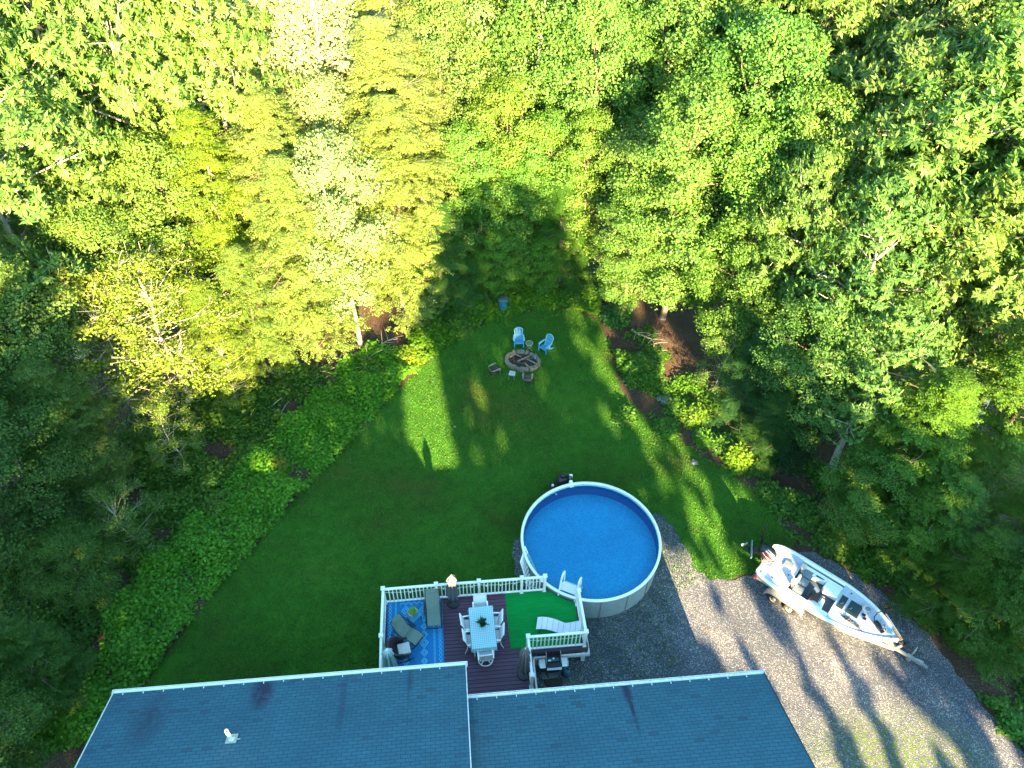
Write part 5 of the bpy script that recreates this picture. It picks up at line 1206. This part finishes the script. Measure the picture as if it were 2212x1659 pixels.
GL2 = [G(*p) for p in ((60, 1640), (190, 1400), (330, 1210), (480, 1060), (600, 940), (720, 800), (600, 800), (300, 900), (60, 1100), (-80, 1500))]
cover('undergrowth', GL2, 70000, 22, 1.0, .16, (.050, .125, .014), 'patchy undergrowth over brown leaf litter in the left wood edge', -.30)
GF = [G(*p) for p in ((905, 797), (960, 754), (1030, 709), (1080, 687), (1130, 674), (1240, 670), (1290, 690), (1310, 620), (1240, 585), (1100, 590), (980, 640), (880, 735))]
cover('ground_cover', GF, 24000, 23, .6, .17, (.075, .185, .012), 'low bright leafy ground cover behind the fire ring at the lawn end', -.55)
GR = [G(*p) for p in ((1320, 735), (1345, 850), (1480, 962), (1620, 1057), (1720, 1170), (1850, 1240), (2010, 1380), (2240, 1660), (2300, 1560), (2100, 1250), (1850, 1050), (1650, 930), (1480, 800), (1400, 700))]
cover('undergrowth', GR, 44000, 24, .75, .15, (.055, .15, .016), 'patchy undergrowth on brown litter along the right lawn edge', .10)
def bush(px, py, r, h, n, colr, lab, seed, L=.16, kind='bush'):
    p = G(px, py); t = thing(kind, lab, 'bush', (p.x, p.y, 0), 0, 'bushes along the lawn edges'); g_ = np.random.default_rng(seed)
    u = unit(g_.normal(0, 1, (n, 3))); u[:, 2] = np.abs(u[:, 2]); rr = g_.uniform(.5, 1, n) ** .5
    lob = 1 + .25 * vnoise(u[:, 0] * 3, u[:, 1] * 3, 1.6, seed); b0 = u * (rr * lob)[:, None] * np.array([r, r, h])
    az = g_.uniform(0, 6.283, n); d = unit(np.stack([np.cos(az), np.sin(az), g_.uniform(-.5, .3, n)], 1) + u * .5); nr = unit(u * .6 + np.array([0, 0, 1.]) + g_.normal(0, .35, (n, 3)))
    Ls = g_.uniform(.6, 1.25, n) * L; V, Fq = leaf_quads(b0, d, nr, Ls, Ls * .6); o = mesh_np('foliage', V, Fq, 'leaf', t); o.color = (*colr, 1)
    q = MB(); r_ = random.Random(seed)
    for i in range(7): a = r_.uniform(0, 6.28); q.tube([(0, 0, -.02), (r * .3 * math.cos(a), r * .3 * math.sin(a), h * .45), (r * .65 * math.cos(a), r * .65 * math.sin(a), h * .8)], [.02, .014, .006], 5)
    q.build('stem', 'bark', t)
BU = [(1385, 812, .95, .9, 3000, (.055, .155, .018), 'rounded leafy bush at the right lawn edge beside the brown litter bank'),
      (1500, 905, .7, .55, 1300, (.10, .20, .02), 'small bright bush on the right lawn edge next to the grey rocks'),
      (1563, 968, .62, .6, 1200, (.06, .15, .02), 'low mid green bush below the grey rocks on the right edge'),
      (1590, 1000, .60, .95, 1300, (.11, .215, .015), 'vivid lime bush lit by sun halfway along the right lawn edge'),
      (1640, 1010, .5, .5, 800, (.07, .16, .02), 'small bush right of the vivid lime bush'),
      (1330, 690, .8, .8, 1600, (.04, .125, .03), 'dark green bush at the far right corner of the lawn'),
      (1262, 655, .7, .55, 1200, (.10, .21, .015), 'bright broad-leaved bush behind the far lawn end, right of the trash can'),
      (1180, 645, .8, .6, 1500, (.10, .21, .012), 'bright broad-leaved clump straight behind the light blue chairs'),
      (990, 715, .7, .7, 1500, (.075, .17, .018), 'leafy bush left of the trash can at the far lawn edge'),
      (890, 775, .75, .6, 1500, (.13, .22, .015), 'bright bush at the left bend of the lawn edge'),
      (800, 805, .7, .55, 1200, (.06, .16, .015), 'green bush near the pale stem left of the lawn bend'),
      (1800, 1175, .8, .8, 1700, (.06, .14, .015), 'leafy bush behind the outboard motor of the boat'),
      (1700, 1090, .6, .55, 1000, (.05, .13, .02), 'small dark bush at the right edge above the boat stern'),
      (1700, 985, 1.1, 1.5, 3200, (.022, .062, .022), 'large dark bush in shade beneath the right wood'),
      (2080, 1385, .6, .6, 1100, (.06, .13, .01), 'low bush beyond the boat trailer tongue'),
      (2185, 1570, .5, .5, 700, (.05, .16, .02), 'small bush at the lower right corner of the driveway'),
      (700, 905, .6, .6, 900, (.06, .15, .012), 'bush rising from the ground cover left of the sunlit patch'),
      (470, 1090, .6, .65, 900, (.075, .16, .02), 'light bush in the middle of the left ground cover'),
      (1350, 905, .55, .5, 1000, (.055, .15, .018), 'low bush below the rounded leafy bush at the right lawn edge'),
      (1440, 930, .6, .5, 1100, (.065, .17, .018), 'leafy bush on the lawn edge under the small bright bush'),
      (1520, 950, .5, .45, 800, (.055, .16, .016), 'small leafy bush left of the low one beneath the grey rocks'),
      (1660, 1065, .55, .5, 900, (.055, .14, .016), 'leafy bush at the right lawn edge halfway to the boat'),
      (1745, 1120, .65, .6, 1100, (.05, .14, .016), 'leafy bush at the right lawn edge just before the boat motor'),
      (1410, 790, .5, .6, 900, (.06, .16, .02), 'upright bush between the rounded bush and the brown litter bank'),
      (600, 1010, .5, .5, 700, (.12, .16, .015), 'yellowish bush in the left ground cover')]
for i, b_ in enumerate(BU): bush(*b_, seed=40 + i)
rr = random.Random(9)
for i, (px, py, s, lab) in enumerate(((1440, 868, .30, 'grey rock among litter, upper one by the right lawn edge'), (1455, 880, .22, 'grey rock among litter, just below the upper one'), (1500, 1000, .16, 'small grey stone at the right lawn edge near the lime bush'), (1425, 862, .18, 'small rock left of the upper grey rock'), (930, 738, .16, 'small grey stone at the left far lawn edge'), (985, 700, .14, 'small pale stone by the lawn edge left of the trash can'))):
    import bmesh
    bm = bmesh.new(); bmesh.ops.create_icosphere(bm, subdivisions=2, radius=s)
    for v in bm.verts: v.co *= rr.uniform(.8, 1.15); v.co.z *= .6
    me = bpy.data.meshes.new('rock'); bm.to_mesh(me); bm.free(); me.materials.append(M['rock']); o = bpy.data.objects.new('rock', me); col.objects.link(o); p = G(px, py); o.location = (p.x, p.y, s * .25); tag(o, lab, 'rock', 'rocks at the lawn edge')
# fallen branches on the litter
for i, (px, py, L, rz, lab) in enumerate(((700, 800, 3.6, .5, 'long bare fallen branch left of the lawn bend'), (640, 830, 2.8, -.3, 'bare fallen branch on litter below the pale stem'), (820, 760, 2.4, .9, 'bare fallen branch close to the lawn bend'), (560, 900, 3.0, .2, 'bare branch lying on brown litter in the left wood edge'), (1400, 740, 2.2, -1.0, 'reddish fallen branch on the right litter bank'))):
    q = MB(); r_ = random.Random(60 + i); pts = [Vector((L * (k / 6 - .5), .25 * math.sin(k * 1.3 + i), .12 + .06 * math.sin(k * 2.0))) for k in range(7)]; q.tube(pts, [.045, .04, .036, .03, .024, .018, .01], 6)
    for k in range(1, 6):
        for s in (-1, 1): e = pts[k] + Vector((r_.uniform(.3, .7), s * r_.uniform(.3, .8), r_.uniform(-.02, .35))); q.tube([pts[k], pts[k].lerp(e, .5) + Vector((0, 0, .05)), e], [.016, .012, .005], 4)
    o = tag(q.build('fallen_branch', 'bark_pale', smooth=True), lab, 'branch', 'fallen branches'); p = G(px, py); o.location = (p.x, p.y, 0); o.rotation_euler = (0, 0, rz)
# fallen leaves on the gravel, seed heads in the grass
g_ = np.random.default_rng(77); pts = scatter(grav_poly, 170, 78); n = len(pts); az = g_.uniform(0, 6.28, n)
V, Fq = leaf_quads(np.c_[pts, np.full(n, .03)], np.c_[np.cos(az), np.sin(az), np.zeros(n)], np.tile([0, 0, 1.], (n, 1)) + g_.normal(0, .2, (n, 3)), g_.uniform(.08, .17, n), g_.uniform(.06, .12, n))
o = mesh_np('fallen_leaves', V, Fq, 'leaf'); o.color = (.30, .22, .08, 1); o['label'] = 'dry yellowish leaves strewn over the gravel driveway'; o['category'] = 'leaves'; struct(o, 'stuff')
# short turf: tufts of grass over the lawn
g_ = np.random.default_rng(88); pts = scatter([(a, b) for a, b in lawn_poly if b > 8], 90000, 89); n = len(pts); az = g_.uniform(0, 6.28, n)
V, Fq = leaf_quads(np.c_[pts, np.full(n, .0)], unit(np.c_[np.cos(az) * .6, np.sin(az) * .6, np.full(n, .8)]), np.c_[-np.cos(az), -np.sin(az), np.full(n, .6)] + g_.normal(0, .3, (n, 3)), g_.uniform(.05, .10, n), np.full(n, .028))
o = mesh_np('grass_tufts', V, Fq, 'leaf'); o.color = (.054, .130, .013, 1); o['label'] = 'short grass tufts covering the lawn'; o['category'] = 'grass'; struct(o, 'stuff')

# ------------------------------------------------------------ the wood behind the house (behind the camera): unseen leaf cards, gaps cut to place the sun patches
S0 = 24.0; sdh = np.array([math.sin(SUN_AZ), -math.cos(SUN_AZ)]); prp = np.array([math.cos(SUN_AZ), math.sin(SUN_AZ)]); TE = math.tan(SUN_EL)
def UZ(p):
    return float(p[0] * prp[0] + p[1] * prp[1]), float(p[2] + (S0 - (p[0] * sdh[0] + p[1] * sdh[1])) * TE)
def W(px, py, h=0): return UZ(G(px, py, h))
TOPL = [W(-60, 600, 8), W(100, 560, 9), W(200, 880, 6), W(340, 950, 3), W(560, 810, 1.5), W(780, 745, 0), W(880, 700, 1), W(945, 620, 4), W(975, 530, 6), W(1045, 450, 7), W(1130, 425, 7.2), W(1215, 455, 7), W(1262, 530, 6), W(1300, 640, 1.5),
        W(1400, 690, 1), W(1520, 750, 1.5), W(1600, 700, 5), W(1680, 700, 6.5), W(1780, 800, 7), W(1900, 960, 7), W(2050, 1020, 7), W(2230, 1040, 7.5)]
TOPL.sort(); tu = np.array([a for a, b in TOPL]); tz = np.array([b for a, b in TOPL])
WIN = [[W(862, 730), W(866, 770), W(898, 985), W(905, 1040), W(978, 1040), W(970, 950), W(950, 880), W(938, 780), W(912, 730)],
       [W(1005, 830), W(1035, 826), W(1052, 935), W(1022, 905)],
       [W(1230, 680), W(1296, 676), W(1342, 850), W(1300, 800), W(1252, 745)],
       [W(1150, 775), W(1180, 790), W(1190, 850), W(1150, 830)],
       [W(1275, 800), W(1310, 830), W(1345, 845), W(1420, 960), W(1500, 1080), W(1565, 1200), W(1560, 1262), W(1500, 1190), W(1425, 1030), W(1372, 930)],
       [W(1440, 945), W(1466, 950), W(1505, 1015), W(1480, 1010)],
       [W(1415, 740), W(1440, 730), W(1560, 860), W(1600, 960), W(1540, 960), W(1440, 850)],
       [W(1420, 1125), W(1475, 1190), W(1600, 1262), W(1600, 1180, 1), W(1690, 1170, 1), W(1740, 1250, 1), W(1790, 1312, 1), W(1940, 1384, 1.05), W(1935, 1425, .3), W(1850, 1440), W(1930, 1530), W(2010, 1680), W(1760, 1720), W(1640, 1450), W(1500, 1350), W(1400, 1200)],
       [W(1910, 1500), W(1960, 1530), W(2060, 1640), W(2080, 1700), W(1990, 1700)],
       [W(2120, 1560), W(2150, 1570), W(2190, 1640), W(2180, 1690)]]
ub = (UZ(DW(2.50, -.16, 4.4)), UZ(DW(2.50, -.16, 2.75)))
WIN.append([(ub[0][0] - .35, ub[1][1]), (ub[0][0] + .35, ub[1][1]), (ub[0][0] + .35, ub[0][1]), (ub[0][0] - .35, ub[0][1])])
pv = UZ(DW(vx, vy, vz + .35)); WIN.append([(pv[0] - .5, pv[1] - .35), (pv[0] + .5, pv[1] - .35), (pv[0] + .5, pv[1] + .6), (pv[0] - .5, pv[1] + .6)])
gu_ = UZ(DW(2.85, -3.5, 3.45)); WIN.append([(gu_[0] - .22, gu_[1] - .15), (gu_[0] + .22, gu_[1] - .15), (gu_[0] + .22, gu_[1] + .3), (gu_[0] - .22, gu_[1] + .3)])
# dark streaks inside the gravel window: card columns left standing to cast them
STREAK = [(W(1570, 1310)[0], .12), (W(1720, 1430)[0], .26), (W(1880, 1560)[0], .16)]
NB = 46000; g_ = np.random.default_rng(99); u = g_.uniform(-26, 30, NB); z = g_.uniform(1.0, 30, NB); keep = z < np.interp(u, tu, tz) + g_.normal(0, .18, NB) + .55 * vnoise(u, u * .3, 3.1, 2)
LEAK = [1, .30, .55, .35, .62, .55, .8, .92, .7, .7]
for wi, w in enumerate(WIN):
    ex_ = .36 if len(w) != 4 or w[0] is None or WIN.index(w) < 10 else 0.0; w_c = (sum(a for a, b in w) / len(w), sum(b for a, b in w) / len(w)); w = [(a + ex_ * (a - w_c[0]) / (math.hypot(a - w_c[0], b - w_c[1]) + 1e-6), b + ex_ * (b - w_c[1]) / (math.hypot(a - w_c[0], b - w_c[1]) + 1e-6)) for a, b in w]
    us_ = [a for a, b in w]; zs_ = [b for a, b in w]; cand = (u > min(us_)) & (u < max(us_)) & (z > min(zs_)) & (z < max(zs_)) & keep
    for i in np.nonzero(cand)[0]:
        if in_poly(u[i], z[i], w) and g_.random() < ((LEAK[wi] if wi < 10 else 1) + .25) : keep[i] = False
keep &= ~((z > np.interp(u, tu, tz) - 2.6) & (g_.random(NB) < .34))
cand = np.zeros(NB, bool)
for su, sw in STREAK: cand |= (g_.random(NB) < .7) & (np.abs(u - su - .25 * np.sin(z * 1.3)) < sw) & (z < 15) & (z < np.interp(u, tu, tz))
keep |= cand
dap = (vnoise(u, z, 2.7, 5) > .93); keep &= ~dap
u, z = u[keep], z[keep]; n = len(u); s_ = S0 + g_.uniform(-1.2, 1.2, n)
z = z + (s_ - S0) * TE
base = np.stack([u * prp[0] + s_ * sdh[0], u * prp[1] + s_ * sdh[1], z], 1); az = g_.uniform(0, 6.28, n)
d = unit(np.stack([np.cos(az) * prp[0], np.cos(az) * prp[1], np.sin(az)], 1)); nr = unit(np.tile([sdh[0], sdh[1], .3], (n, 1)) + g_.normal(0, .3, (n, 3)))
V, Fq = leaf_quads(base - d * .2, d, nr, np.full(n, .62), np.full(n, .48), .1); o = mesh_np('shade_woods', V, Fq, 'leaf'); o.color = (.05, .12, .02, 1)
o['label'] = 'unseen wood behind the house, gaps cut to shape the sunlight'; o['category'] = 'shade_woods'; struct(o, 'stuff')
q = MB(); r_ = random.Random(5)
for k in range(30): uu = -25 + k * 1.85 + r_.uniform(-.5, .5); b0 = Vector((uu * prp[0] + (S0 + .8) * sdh[0], uu * prp[1] + (S0 + .8) * sdh[1], 0)); hh = float(np.interp(uu, tu, tz)); q.tube([b0, b0 + Vector((.1, 0, 5)), b0 + Vector((0, 0, 8))], [.22, .18, .08], 6)
q.build('trunk', 'bark', o)
